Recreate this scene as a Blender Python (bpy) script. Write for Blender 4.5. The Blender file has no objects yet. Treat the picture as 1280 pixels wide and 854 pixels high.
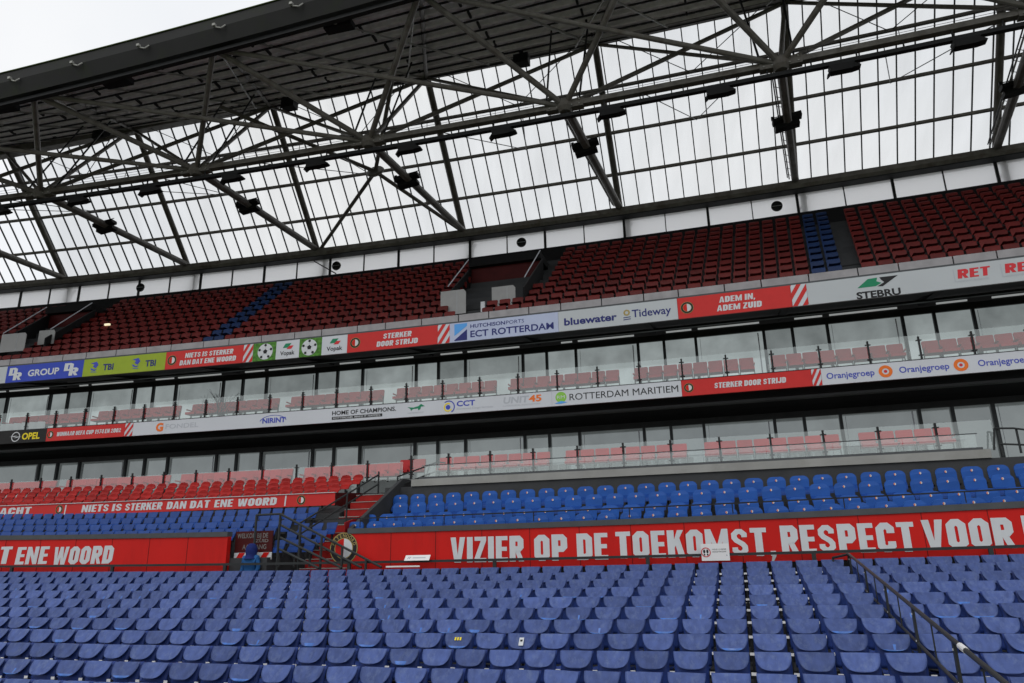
import bpy, bmesh, math, random
from mathutils import Vector, Matrix
from mathutils.geometry import tessellate_polygon
random.seed(7)
rad = math.radians
scene = bpy.context.scene
col = scene.collection

# ------------------------------------------------------------------ camera, world, sun, exposure
Z0 = 6.0                                   # eye height above the pitch
cam = bpy.data.cameras.new('camera'); co = bpy.data.objects.new('camera', cam); col.objects.link(co)
cam.sensor_width = 36.0; cam.lens = 906.0 / 1280.0 * 36.0; cam.clip_start = 0.05; cam.clip_end = 3000
pitch, roll = rad(16.5), rad(-1.15)
fw = Vector((0, math.cos(pitch), math.sin(pitch))); r0 = Vector((1, 0, 0)); u0 = r0.cross(fw)
rt = math.cos(roll) * r0 + math.sin(roll) * u0; up = -math.sin(roll) * r0 + math.cos(roll) * u0
m = Matrix(((rt.x, up.x, -fw.x, 0), (rt.y, up.y, -fw.y, 0), (rt.z, up.z, -fw.z, Z0), (0, 0, 0, 1)))
co.matrix_world = m
scene.camera = co

SUN_EL, SUN_AZ = rad(52), rad(205)         # high, veiled, behind the camera's back and to the left
world = bpy.data.worlds.new('World'); scene.world = world; world.use_nodes = True
nt = world.node_tree; nt.nodes.clear()
sky = nt.nodes.new('ShaderNodeTexSky'); sky.sky_type = 'NISHITA'; sky.sun_disc = False
sky.sun_elevation = SUN_EL; sky.sun_rotation = SUN_AZ; sky.dust_density = 4.0; sky.air_density = 1.0
hs = nt.nodes.new('ShaderNodeHueSaturation'); hs.inputs['Saturation'].default_value = 0.12
mixc = nt.nodes.new('ShaderNodeMix'); mixc.data_type = 'RGBA'
tcw = nt.nodes.new('ShaderNodeTexCoord'); nzw = nt.nodes.new('ShaderNodeTexNoise')
nzw.inputs['Scale'].default_value = 2.2; nzw.inputs['Detail'].default_value = 4
rpw = nt.nodes.new('ShaderNodeValToRGB')
rpw.color_ramp.elements[0].position = 0.3; rpw.color_ramp.elements[0].color = (8.3, 8.6, 9.1, 1)
rpw.color_ramp.elements[1].position = 0.75; rpw.color_ramp.elements[1].color = (10.0, 10.05, 10.1, 1)
mixc.inputs[0].default_value = 0.85        # a closed layer of cloud in front of the blue sky
bg = nt.nodes.new('ShaderNodeBackground'); bg.inputs['Strength'].default_value = 0.10
ow = nt.nodes.new('ShaderNodeOutputWorld')
nt.links.new(sky.outputs[0], hs.inputs['Color']); nt.links.new(hs.outputs[0], mixc.inputs['A'])
nt.links.new(tcw.outputs['Generated'], nzw.inputs['Vector']); nt.links.new(nzw.outputs['Fac'], rpw.inputs[0])
nt.links.new(rpw.outputs[0], mixc.inputs['B']); nt.links.new(mixc.outputs['Result'], bg.inputs['Color'])
nt.links.new(bg.outputs[0], ow.inputs['Surface'])
sl = bpy.data.lights.new('sun', 'SUN'); so = bpy.data.objects.new('sun', sl); col.objects.link(so)
sl.energy = 0.5; sl.angle = rad(25); sl.color = (1.0, 0.97, 0.93)
sdir = Vector((math.sin(SUN_AZ) * math.cos(SUN_EL), math.cos(SUN_AZ) * math.cos(SUN_EL), math.sin(SUN_EL)))
so.rotation_euler = sdir.to_track_quat('Z', 'Y').to_euler(); so.location = (0, -40, 60)
vs = scene.view_settings; vs.view_transform = 'Standard'; vs.look = 'None'; vs.exposure = 0.16; vs.gamma = 1.0
vs.use_curve_mapping = False
scene.cycles.max_bounces = 8; scene.cycles.transparent_max_bounces = 24
scene.cycles.sample_clamp_indirect = 4.0

# ------------------------------------------------------------------ the bowl: l = metres along it, o = metres outwards from the red wall, z = metres over the eye
TAZ = rad(16.93); RC = 331.0; RW = RC + 17.5
CX, CY = -RC * math.sin(TAZ), -RC * math.cos(TAZ)
def P(l, o, z):
    th = l / RW + TAZ; R = RW + o
    return Vector((CX + R * math.sin(th), CY + R * math.cos(th), z + Z0))
def rot(l):
    return -(l / RW + TAZ)
def camber(l):                              # the old lower tier is a little lower in the middle of the straight
    a = max(min(l, 12), -28) + 7.5
    return 0.00062 * a * a
def fan(l, o):                              # aisles of the upper tier spread outwards
    return -5 + (l + 5) * (1 + 0.0121 * (o - 8.3))

# ------------------------------------------------------------------ materials
def mat(name, colr, rough=0.6, metal=0.0, var=0.12, scale=3.0, bump=0.0, spec=0.18, dirt=None, dirt_scale=1.2, per_object=0.0, detail=5, streak=None):
    mt = bpy.data.materials.new(name); mt.use_nodes = True; n = mt.node_tree.nodes; k = mt.node_tree.links
    b = n['Principled BSDF']; b.inputs['Roughness'].default_value = rough; b.inputs['Metallic'].default_value = metal
    b.inputs['Specular IOR Level'].default_value = spec
    tc = n.new('ShaderNodeTexCoord'); nz = n.new('ShaderNodeTexNoise')
    nz.inputs['Scale'].default_value = scale; nz.inputs['Detail'].default_value = detail
    src = tc.outputs['Object']
    if streak:
        mp = n.new('ShaderNodeMapping'); mp.inputs['Scale'].default_value = streak; k.new(src, mp.inputs['Vector']); src = mp.outputs[0]
    if per_object:                               # no two seats weather alike
        o2 = n.new('ShaderNodeObjectInfo'); vm = n.new('ShaderNodeVectorMath'); vm.operation = 'ADD'; sc_ = n.new('ShaderNodeMath'); sc_.operation = 'MULTIPLY'; sc_.inputs[1].default_value = 37.0
        k.new(o2.outputs['Random'], sc_.inputs[0]); k.new(src, vm.inputs[0]); k.new(sc_.outputs[0], vm.inputs[1]); src = vm.outputs[0]
    k.new(src, nz.inputs['Vector'])
    rp = n.new('ShaderNodeValToRGB')
    lo = [c * (1 - var) for c in colr[:3]] + [1]; hi = [min(1, c * (1 + var)) for c in colr[:3]] + [1]
    rp.color_ramp.elements[0].position = 0.3; rp.color_ramp.elements[0].color = lo
    rp.color_ramp.elements[1].position = 0.7; rp.color_ramp.elements[1].color = hi
    k.new(nz.outputs['Fac'], rp.inputs[0]); out = rp.outputs[0]
    if dirt:
        nd = n.new('ShaderNodeTexNoise'); nd.inputs['Scale'].default_value = dirt_scale; nd.inputs['Detail'].default_value = 8
        nd.inputs['Roughness'].default_value = 0.7
        k.new(src, nd.inputs['Vector'])
        dr = n.new('ShaderNodeValToRGB'); dr.color_ramp.elements[0].position = 0.5; dr.color_ramp.elements[1].position = 0.72
        k.new(nd.outputs['Fac'], dr.inputs[0])
        mx = n.new('ShaderNodeMix'); mx.data_type = 'RGBA'; k.new(dr.outputs[0], mx.inputs[0])
        k.new(out, mx.inputs['A']); mx.inputs['B'].default_value = list(dirt[:3]) + [1]; out = mx.outputs['Result']
    if per_object:
        oi = n.new('ShaderNodeObjectInfo'); mr = n.new('ShaderNodeMapRange')
        mr.inputs['To Min'].default_value = 1 - per_object; mr.inputs['To Max'].default_value = 1 + per_object
        k.new(oi.outputs['Random'], mr.inputs['Value'])
        h = n.new('ShaderNodeHueSaturation'); k.new(mr.outputs[0], h.inputs['Value']); k.new(out, h.inputs['Color']); out = h.outputs[0]
    k.new(out, b.inputs['Base Color'])
    if bump:
        bp = n.new('ShaderNodeBump'); bp.inputs['Strength'].default_value = bump; bp.inputs['Distance'].default_value = 0.02
        nb = n.new('ShaderNodeTexNoise'); nb.inputs['Scale'].default_value = scale * 6; nb.inputs['Detail'].default_value = 6
        k.new(tc.outputs['Object'], nb.inputs['Vector']); k.new(nb.outputs['Fac'], bp.inputs['Height'])
        k.new(bp.outputs[0], b.inputs['Normal'])
    return mt
def glass(name, tint, refl, dust=0.0):
    mt = bpy.data.materials.new(name); mt.use_nodes = True; n = mt.node_tree.nodes; k = mt.node_tree.links
    n.remove(n['Principled BSDF']); o = n['Material Output']
    t = n.new('ShaderNodeBsdfTransparent'); t.inputs[0].default_value = (*tint, 1)
    g = n.new('ShaderNodeBsdfGlossy'); g.inputs['Roughness'].default_value = 0.03; g.inputs['Color'].default_value = (0.92, 1, 0.98, 1)
    mx = n.new('ShaderNodeMixShader'); mx.inputs[0].default_value = refl
    k.new(t.outputs[0], mx.inputs[1]); k.new(g.outputs[0], mx.inputs[2]); out = mx.outputs[0]
    if dust:
        d = n.new('ShaderNodeBsdfDiffuse'); d.inputs[0].default_value = (0.5, 0.5, 0.48, 1)
        tl = n.new('ShaderNodeBsdfTranslucent'); tl.inputs[0].default_value = (0.6, 0.6, 0.58, 1)
        ad = n.new('ShaderNodeMixShader'); ad.inputs[0].default_value = 0.5
        k.new(d.outputs[0], ad.inputs[1]); k.new(tl.outputs[0], ad.inputs[2])
        nz = n.new('ShaderNodeTexNoise'); nz.inputs['Scale'].default_value = 0.5; nz.inputs['Detail'].default_value = 7
        tc = n.new('ShaderNodeTexCoord'); mp = n.new('ShaderNodeMapping'); mp.inputs['Scale'].default_value = (1.6, .5, .35); k.new(tc.outputs['Object'], mp.inputs['Vector']); k.new(mp.outputs[0], nz.inputs['Vector'])
        mr = n.new('ShaderNodeMapRange'); mr.inputs['From Min'].default_value = .3; mr.inputs['From Max'].default_value = .75; mr.inputs['To Min'].default_value = dust * .2; mr.inputs['To Max'].default_value = dust * 2.2
        k.new(nz.outputs['Fac'], mr.inputs['Value'])
        m2 = n.new('ShaderNodeMixShader'); k.new(mr.outputs[0], m2.inputs[0]); k.new(out, m2.inputs[1]); k.new(ad.outputs[0], m2.inputs[2]); out = m2.outputs[0]
    k.new(out, o.inputs['Surface'])
    return mt
M = {}
M['concrete'] = mat('concrete', (0.20, 0.20, 0.19), 0.85, var=0.2, scale=1.5, bump=0.3, dirt=(0.12, 0.12, 0.11))
M['dark_concrete'] = mat('dark_concrete', (0.05, 0.052, 0.055), 0.85, var=0.2, scale=1.2, bump=0.2, dirt=(0.04, 0.04, 0.04))
M['pale_concrete'] = mat('pale_concrete', (0.30, 0.30, 0.285), 0.8, var=0.12, scale=1.0, bump=0.2, dirt=(0.25, 0.25, 0.23))
M['grass'] = mat('worn_pitch_grass', (0.15, 0.175, 0.09), 0.9, var=0.3, scale=0.4, bump=0.4)
M['seat_dusty_lit'] = mat('faded_skylit_blue_plastic', (0.058, 0.090, 0.245), 0.55, var=0.20, scale=11, bump=0.15, dirt=(0.105, 0.145, 0.29), dirt_scale=14, per_object=0.20, streak=(1, 1, .3))  # dust and fading, plus sky light on the tilted panel put into the colour
M['seat_wet'] = mat('wet_clean_blue_plastic', (0.030, 0.13, 0.46), 0.25, var=0.2, scale=12, spec=0.6)
M['seat_blue'] = mat('blue_plastic', (0.026, 0.052, 0.21), 0.45, var=0.18, scale=6, dirt=(0.022, 0.04, 0.14), dirt_scale=6, per_object=0.1)
M['crest_blue'] = mat('bright_blue_plastic', (0.010, 0.072, 0.31), 0.45, var=0.08, scale=4, per_object=0.07)
M['navy'] = mat('deep_blue_plastic', (0.007, 0.045, 0.22), 0.5, var=0.1, per_object=0.08)
M['left_blue'] = mat('mid_blue_plastic', (0.026, 0.066, 0.24), 0.5, var=0.12, scale=6, per_object=0.12)
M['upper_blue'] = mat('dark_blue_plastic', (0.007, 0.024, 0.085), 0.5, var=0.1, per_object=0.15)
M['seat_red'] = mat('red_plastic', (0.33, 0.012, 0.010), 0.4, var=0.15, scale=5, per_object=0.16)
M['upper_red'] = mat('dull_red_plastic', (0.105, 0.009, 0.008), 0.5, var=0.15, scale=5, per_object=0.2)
M['box_red'] = mat('red_upholstery', (0.42, 0.03, 0.034), 0.55, var=0.1, per_object=0.08)
M['paint_red'] = mat('red_board_paint', (0.56, 0.011, 0.008), 0.5, var=0.07, scale=0.8, dirt=(0.43, 0.009, 0.007), dirt_scale=1.1, streak=(1, 1, .3))
M['board_red'] = mat('red_printed_board', (0.54, 0.03, 0.028), 0.45, var=0.04)
M['riser_red'] = mat('red_step_paint', (0.30, 0.012, 0.01), 0.6, var=0.2, scale=3)
M['dark_red'] = mat('dark_red_board', (0.06, 0.006, 0.006), 0.6, var=0.15)
M['white_print'] = mat('white_lettering', (0.58, 0.60, 0.62), 0.55, var=0.04)
M['board_white'] = mat('white_board', (0.56, 0.58, 0.62), 0.5, var=0.03, scale=0.8)
M['board_grey'] = mat('pale_grey_board', (0.46, 0.49, 0.51), 0.5, var=0.03, scale=0.8)
M['board_pale_blue'] = mat('pale_blue_board', (0.43, 0.48, 0.64), 0.5, var=0.03)
M['board_blue'] = mat('royal_blue_board', (0.035, 0.065, 0.42), 0.5, var=0.05)
M['board_lime'] = mat('lime_board', (0.29, 0.38, 0.03), 0.5, var=0.05)
M['board_green'] = mat('grass_print_board', (0.07, 0.20, 0.03), 0.6, var=0.5, scale=9)
M['board_black'] = mat('black_board', (0.016, 0.016, 0.016), 0.5)
M['ink_black'] = mat('black_print', (0.02, 0.02, 0.022), 0.6, var=0.02)
M['ink_navy'] = mat('navy_print', (0.03, 0.035, 0.16), 0.6, var=0.02)
M['ink_blue'] = mat('blue_print', (0.06, 0.08, 0.42), 0.6, var=0.02)
M['ink_sky'] = mat('sky_blue_print', (0.10, 0.34, 0.75), 0.6, var=0.02)
M['ink_grey'] = mat('grey_print', (0.42, 0.44, 0.48), 0.6, var=0.02)
M['ink_dim'] = mat('dim_grey_print', (0.17, 0.16, 0.155), 0.6, var=0.3, scale=8)
M['ink_green'] = mat('green_print', (0.02, 0.22, 0.11), 0.6, var=0.02)
M['ink_leaf'] = mat('leaf_green_print', (0.25, 0.52, 0.08), 0.6, var=0.02)
M['ink_red'] = mat('red_print', (0.58, 0.04, 0.05), 0.6, var=0.02)
M['ink_orange'] = mat('orange_print', (0.75, 0.17, 0.03), 0.6, var=0.02)
M['ink_yellow'] = mat('yellow_print', (0.78, 0.62, 0.03), 0.6, var=0.02)
M['ink_gold'] = mat('gold_print', (0.36, 0.28, 0.10), 0.6, var=0.02)
M['steel'] = mat('brown_grey_painted_steel', (0.15, 0.142, 0.13), 0.45, metal=0.0, var=0.25, scale=2.5, dirt=(0.08, 0.065, 0.05))
M['black_steel'] = mat('black_painted_steel', (0.018, 0.019, 0.02), 0.45, var=0.2)
M['rail'] = mat('charcoal_rail_paint', (0.030, 0.033, 0.034), 0.4, var=0.15)
M['pipe'] = mat('bright_pipe_paint', (0.30, 0.30, 0.28), 0.4, var=0.15, scale=2)
M['lamp'] = mat('black_lamp_housing', (0.012, 0.012, 0.013), 0.6)
M['deck'] = mat('roof_deck_steel', (0.80, 0.78, 0.78), 0.4, var=0.15, scale=0.7, dirt=(0.60, 0.58, 0.57))
M['purlin'] = mat('grey_purlin_paint', (0.80, 0.78, 0.78), 0.4, var=0.12)
M['edge'] = mat('dark_edge_cladding', (0.013, 0.0135, 0.013), 0.7, var=0.2, scale=0.5, dirt=(0.014, 0.018, 0.009))
M['moss'] = mat('mossy_edge_metal', (0.04, 0.06, 0.012), 0.8, var=0.4)
M['soffit'] = mat('black_soffit', (0.010, 0.010, 0.011), 0.8)
M['ledge'] = mat('grey_ledge', (0.075, 0.08, 0.085), 0.7, var=0.1)
M['ledge_panel'] = mat('pale_ledge_panel', (0.30, 0.29, 0.30), 0.7, var=0.12)
M['white_metal'] = mat('white_metal', (0.72, 0.72, 0.72), 0.4, var=0.03)
M['gate'] = mat('grey_white_panel', (0.33, 0.33, 0.33), 0.6, var=0.05)
M['mullion'] = mat('charcoal_mullion', (0.032, 0.037, 0.040), 0.45, var=0.1)
M['jacket'] = mat('blue_jacket', (0.02, 0.10, 0.28), 0.8, var=0.15, scale=12)
M['hood'] = mat('navy_hood', (0.012, 0.022, 0.12), 0.85, var=0.15, scale=12)
M['trousers'] = mat('dark_trousers', (0.02, 0.02, 0.03), 0.9)
M['skin'] = mat('skin', (0.45, 0.27, 0.19), 0.6)
M['clear'] = glass('clear_balustrade_glass', (0.90, 0.93, 0.92), 0.15, 0.05)
M['roof_glass'] = glass('clear_roof_sheet', (0.94, 0.945, 0.94), 0.05, 0.10)
wp = bpy.data.materials.new('white_translucent_sheet'); wp.use_nodes = True; _n = wp.node_tree.nodes
_n.remove(_n['Principled BSDF']); _d = _n.new('ShaderNodeBsdfDiffuse'); _d.inputs[0].default_value = (0.75, 0.77, 0.79, 1)
_t = _n.new('ShaderNodeBsdfTranslucent'); _t.inputs[0].default_value = (0.99, 0.99, 1.0, 1); _m = _n.new('ShaderNodeMixShader'); _m.inputs[0].default_value = 0.75
_p = _n.new('ShaderNodeBsdfTransparent'); _p.inputs[0].default_value = (0.9, 0.9, 0.9, 1); _m2 = _n.new('ShaderNodeMixShader'); _m2.inputs[0].default_value = 0.14
wp.node_tree.links.new(_d.outputs[0], _m.inputs[1]); wp.node_tree.links.new(_t.outputs[0], _m.inputs[2])
wp.node_tree.links.new(_m.outputs[0], _m2.inputs[1]); wp.node_tree.links.new(_p.outputs[0], _m2.inputs[2])
wp.node_tree.links.new(_m2.outputs[0], _n['Material Output'].inputs['Surface'])
M['white_sheet'] = wp
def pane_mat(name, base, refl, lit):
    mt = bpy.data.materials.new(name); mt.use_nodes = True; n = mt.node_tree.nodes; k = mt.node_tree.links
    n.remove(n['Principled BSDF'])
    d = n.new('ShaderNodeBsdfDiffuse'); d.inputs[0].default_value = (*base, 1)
    em = n.new('ShaderNodeEmission'); em.inputs[0].default_value = (0.80, 0.90, 0.90, 1); em.inputs[1].default_value = lit  # added glow stands in for reflected sky and daylit rooms behind
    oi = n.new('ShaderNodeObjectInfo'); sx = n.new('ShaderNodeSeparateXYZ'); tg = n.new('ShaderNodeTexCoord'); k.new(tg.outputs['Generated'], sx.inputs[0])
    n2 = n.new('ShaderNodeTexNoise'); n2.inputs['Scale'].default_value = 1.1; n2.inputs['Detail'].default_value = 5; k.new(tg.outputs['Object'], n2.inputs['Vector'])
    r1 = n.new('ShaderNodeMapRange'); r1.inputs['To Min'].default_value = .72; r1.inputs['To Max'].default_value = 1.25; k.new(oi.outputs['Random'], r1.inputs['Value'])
    r2 = n.new('ShaderNodeMapRange'); r2.inputs['To Min'].default_value = 1.12; r2.inputs['To Max'].default_value = .80; k.new(sx.outputs['Z'], r2.inputs['Value'])  # added glow set weaker towards the top of each pane
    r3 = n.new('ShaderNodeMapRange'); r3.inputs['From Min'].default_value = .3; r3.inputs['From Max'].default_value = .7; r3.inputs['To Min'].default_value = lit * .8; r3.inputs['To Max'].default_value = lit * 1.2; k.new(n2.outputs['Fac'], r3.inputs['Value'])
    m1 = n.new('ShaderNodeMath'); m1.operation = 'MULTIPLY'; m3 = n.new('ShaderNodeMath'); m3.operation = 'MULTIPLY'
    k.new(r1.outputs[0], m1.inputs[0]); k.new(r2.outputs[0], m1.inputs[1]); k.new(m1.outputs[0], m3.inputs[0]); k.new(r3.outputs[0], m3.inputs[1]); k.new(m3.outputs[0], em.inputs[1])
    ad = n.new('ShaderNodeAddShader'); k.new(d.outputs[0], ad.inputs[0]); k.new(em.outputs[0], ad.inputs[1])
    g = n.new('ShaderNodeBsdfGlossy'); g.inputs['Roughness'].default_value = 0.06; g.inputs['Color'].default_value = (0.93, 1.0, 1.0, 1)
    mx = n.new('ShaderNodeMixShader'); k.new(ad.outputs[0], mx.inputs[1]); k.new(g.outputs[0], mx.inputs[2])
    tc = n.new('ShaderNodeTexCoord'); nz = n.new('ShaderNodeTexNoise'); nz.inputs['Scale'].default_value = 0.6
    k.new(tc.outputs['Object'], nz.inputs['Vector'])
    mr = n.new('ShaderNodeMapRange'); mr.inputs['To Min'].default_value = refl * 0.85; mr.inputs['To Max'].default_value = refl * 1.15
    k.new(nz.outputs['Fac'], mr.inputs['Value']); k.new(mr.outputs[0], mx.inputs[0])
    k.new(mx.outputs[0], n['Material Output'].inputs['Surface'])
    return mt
M['pane'] = pane_mat('upper_window_glass_added_glow', (0.02, 0.022, 0.022), 0.12, 0.31)
M['low_pane'] = pane_mat('lower_window_glass_added_glow', (0.02, 0.022, 0.022), 0.13, 0.10)
def emis(name, c, s):
    mt = bpy.data.materials.new(name); mt.use_nodes = True; b = mt.node_tree.nodes['Principled BSDF']
    b.inputs['Base Color'].default_value = (0.7, 0.7, 0.7, 1); b.inputs['Emission Color'].default_value = (*c, 1); b.inputs['Emission Strength'].default_value = s
    return mt
M['pale_strip'] = emis('emissive_strip', (0.92, 0.97, 0.97), 0.22)  # weak emission on the pale strips over the upper windows
M['warm_light'] = emis('lit_warm_lamp', (1.0, 0.85, 0.5), 0.7)

# ------------------------------------------------------------------ mesh helpers
class MB:
    def __init__(s): s.v = []; s.f = []; s.m = []; s.mats = []
    def mi(s, mm):
        if mm not in s.mats: s.mats.append(mm)
        return s.mats.index(mm)
    def add(s, vs, fs, mm='steel'):
        b = len(s.v); i = s.mi(mm); s.v += [Vector(v) for v in vs]
        for f in fs: s.f.append([b + a for a in f]); s.m.append(i)
        return s
    def box(s, c, d, mm='steel', R=None):
        c = Vector(c); vs = []
        for x in (-1, 1):
            for y in (-1, 1):
                for z in (-1, 1):
                    v = Vector((x * d[0] / 2, y * d[1] / 2, z * d[2] / 2)); vs.append(c + (R @ v if R else v))
        return s.add(vs, [(0, 1, 3, 2), (4, 6, 7, 5), (0, 4, 5, 1), (2, 3, 7, 6), (0, 2, 6, 4), (1, 5, 7, 3)], mm)
    def bbox(s, l, o, z, d, mm='steel'):       # a box standing square to the bowl, centre (l, o, z)
        return s.box(P(l, o, z), d, mm, Matrix.Rotation(rot(l), 3, 'Z'))
    def tube(s, a, b, r, mm='steel', n=8, r2=None):
        a, b = Vector(a), Vector(b); d = (b - a).normalized(); r2 = r if r2 is None else r2
        x = d.cross(Vector((0, 0, 1)) if abs(d.z) < 0.9 else Vector((1, 0, 0))).normalized(); y = d.cross(x)
        vs = []
        for k in range(n):
            t = 2 * math.pi * (k + 0.5) / n; q = math.cos(t) * x + math.sin(t) * y; vs += [a + q * r, b + q * r2]
        fs = [(2 * k, 2 * k + 1, (2 * k + 3) % (2 * n), (2 * k + 2) % (2 * n)) for k in range(n)]
        fs += [tuple(2 * k for k in range(n))[::-1], tuple(2 * k + 1 for k in range(n))]
        return s.add(vs, [f[::-1] for f in fs], mm)
    def beam(s, a, b, w, h, mm='steel'):
        a, b = Vector(a), Vector(b); d = (b - a).normalized(); x = d.cross(Vector((0, 0, 1)))
        x = x.normalized() if x.length > 1e-4 else Vector((1, 0, 0)); y = x.cross(d).normalized()
        vs = [p + x * sx * w / 2 + y * sy * h / 2 for p in (a, b) for sx, sy in ((-1, -1), (1, -1), (1, 1), (-1, 1))]
        return s.add(vs, [(0, 1, 2, 3), (7, 6, 5, 4), (0, 4, 5, 1), (1, 5, 6, 2), (2, 6, 7, 3), (3, 7, 4, 0)], mm)
    def path(s, pts, r, mm='steel', n=8):
        for a, b in zip(pts[:-1], pts[1:]): s.tube(a, b, r, mm, n)
        return s
    def ribbon(s, l0, l1, prof, mm='steel', step=1.5, zf=None, closed=True):   # a profile of (o, z) run along the bowl
        n = max(1, int(math.ceil(abs(l1 - l0) / step))); k = len(prof); vs = []
        for i in range(n + 1):
            l = l0 + (l1 - l0) * i / n; dz = zf(l) if zf else 0
            vs += [P(l, o, z + dz) for o, z in prof]
        fs = []
        for i in range(n):
            for j in range(k if closed else k - 1):
                a = i * k + j; b = i * k + (j + 1) % k; fs.append((a, b, b + k, a + k))
        if closed: fs += [tuple(range(k))[::-1], tuple(n * k + j for j in range(k))]
        return s.add(vs, fs, mm)
    def prism(s, pts, nrm, t, mm='steel'):      # an outline of 3-D points given a thickness
        n = len(pts); nrm = Vector(nrm) * t; a = [Vector(p) for p in pts]; b = [p + nrm for p in a]
        return s.add(a + b, [tuple(range(n))[::-1], tuple(range(n, 2 * n))] + [(i, (i + 1) % n, n + (i + 1) % n, n + i) for i in range(n)], mm)
    def lathe(s, c, prof, mm='steel', n=16, R=None):
        vs = []; k = len(prof); c = Vector(c)
        for i in range(n):
            t = 2 * math.pi * i / n
            for r, z in prof:
                v = Vector((r * math.cos(t), r * math.sin(t), z)); vs.append(c + (R @ v if R else v))
        fs = [(i * k + j, ((i + 1) % n) * k + j, ((i + 1) % n) * k + j + 1, i * k + j + 1) for i in range(n) for j in range(k - 1)]
        return s.add(vs, fs, mm)
    def mesh(s, name):
        me = bpy.data.meshes.new(name); me.from_pydata([tuple(v) for v in s.v], [], s.f)
        for mm in s.mats: me.materials.append(M[mm])
        me.polygons.foreach_set('material_index', s.m); me.update()
        bm = bmesh.new(); bm.from_mesh(me); bmesh.ops.recalc_face_normals(bm, faces=bm.faces); bm.to_mesh(me); bm.free()
        return me
    def build(s, name, parent=None, local=False, smooth=False, origin=None, bevel=0):
        if not local:
            if parent is not None: c = wloc(parent)
            elif origin is not None: c = Vector(origin)
            else:
                c = Vector([(min(v[i] for v in s.v) + max(v[i] for v in s.v)) / 2 for i in range(3)]); c.z = min(v.z for v in s.v)
            s.v = [v - c for v in s.v]
        me = s.mesh(name); ob = bpy.data.objects.new(name, me); col.objects.link(ob)
        if parent is not None: ob.parent = parent
        if not local and parent is None: ob.location = c
        if smooth:
            me.polygons.foreach_set('use_smooth', [True] * len(me.polygons))
            mo = ob.modifiers.new('edges', 'EDGE_SPLIT'); mo.split_angle = rad(40)
        if bevel:
            mo = ob.modifiers.new('bevel', 'BEVEL'); mo.width = bevel; mo.segments = 2; mo.limit_method = 'ANGLE'
        return ob
def wloc(o):
    c = o.location.copy()
    while o.parent is not None: o = o.parent; c = c + o.location
    return c
def tag(o, label=None, cat=None, group=None, kind=None):
    if label: o['label'] = label
    if cat: o['category'] = cat
    if group: o['group'] = group
    if kind: o['kind'] = kind
    return o
def empty(name, loc, rz=0.0, label=None, cat=None, group=None):
    o = bpy.data.objects.new(name, None); col.objects.link(o); o.location = loc; o.rotation_euler = (0, 0, rz); o.empty_display_size = 0.2
    return tag(o, label, cat, group)
def part(mb, name, parent, **k):               # world-space mesh hung under an unrotated Empty
    return mb.build(name, parent, **k)
ONES = ['', 'first', 'second', 'third', 'fourth', 'fifth', 'sixth', 'seventh', 'eighth', 'ninth', 'tenth', 'eleventh', 'twelfth', 'thirteenth',
        'fourteenth', 'fifteenth', 'sixteenth', 'seventeenth', 'eighteenth', 'nineteenth']
TENS = {2: ('twentieth', 'twenty'), 3: ('thirtieth', 'thirty'), 4: ('fortieth', 'forty'), 5: ('fiftieth', 'fifty'), 6: ('sixtieth', 'sixty'), 7: ('seventieth', 'seventy'), 8: ('eightieth', 'eighty'), 9: ('ninetieth', 'ninety'), 10: ('hundredth', 'hundred')}
def nth(n):
    if n < 20: return ONES[n]
    t, u = divmod(n, 10)
    return TENS[t][0] if u == 0 else TENS[t][1] + '-' + ONES[u]
def view(p):                                   # where a point falls in the frame, 0..1 across, and how far away it is
    d = p - Vector((0, 0, Z0)); z = d.dot(fw)
    return 0.5 + 906 / 1280 * d.dot(rt) / z, d.length

# ------------------------------------------------------------------ lettering
def plain(s, bold=0.0):
    cu = bpy.data.curves.new('t', 'FONT'); cu.body = s; cu.size = 1.0; cu.offset = bold; cu.resolution_u = 3
    ob = bpy.data.objects.new('t', cu); col.objects.link(ob); bpy.context.view_layer.update()
    me = bpy.data.meshes.new_from_object(ob.evaluated_get(bpy.context.evaluated_depsgraph_get()))
    vs = [(v.co.x, v.co.y) for v in me.vertices]; fs = [tuple(p.vertices) for p in me.polygons]
    bpy.data.objects.remove(ob); bpy.data.curves.remove(cu); bpy.data.meshes.remove(me)
    return vs, fs
CAP = max(v[1] for v in plain('H')[0])
T = 0.228; H2 = T / 2
def _stroke(path, close=False, t=T):
    n = len(path); L_, R_ = [], []
    for i in range(n):
        p = Vector(path[i]); a = Vector(path[i - 1]) if (i > 0 or close) else None; b = Vector(path[(i + 1) % n]) if (i < n - 1 or close) else None
        d1 = (p - a).normalized() if a is not None else (b - p).normalized(); d2 = (b - p).normalized() if b is not None else d1
        n1 = Vector((-d1.y, d1.x)); n2 = Vector((-d2.y, d2.x)); mm = (n1 + n2).normalized(); k = t / 2 / max(0.4, mm.dot(n1))
        L_.append(p + mm * k); R_.append(p - mm * k)
    q = []
    for i in range(n if close else n - 1):
        j = (i + 1) % n; q.append([L_[i], R_[i], R_[j], L_[j]])
    return q
def _rect(x0, y0, x1, y1): return [[(x0, y0), (x1, y0), (x1, y1), (x0, y1)]]
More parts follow.
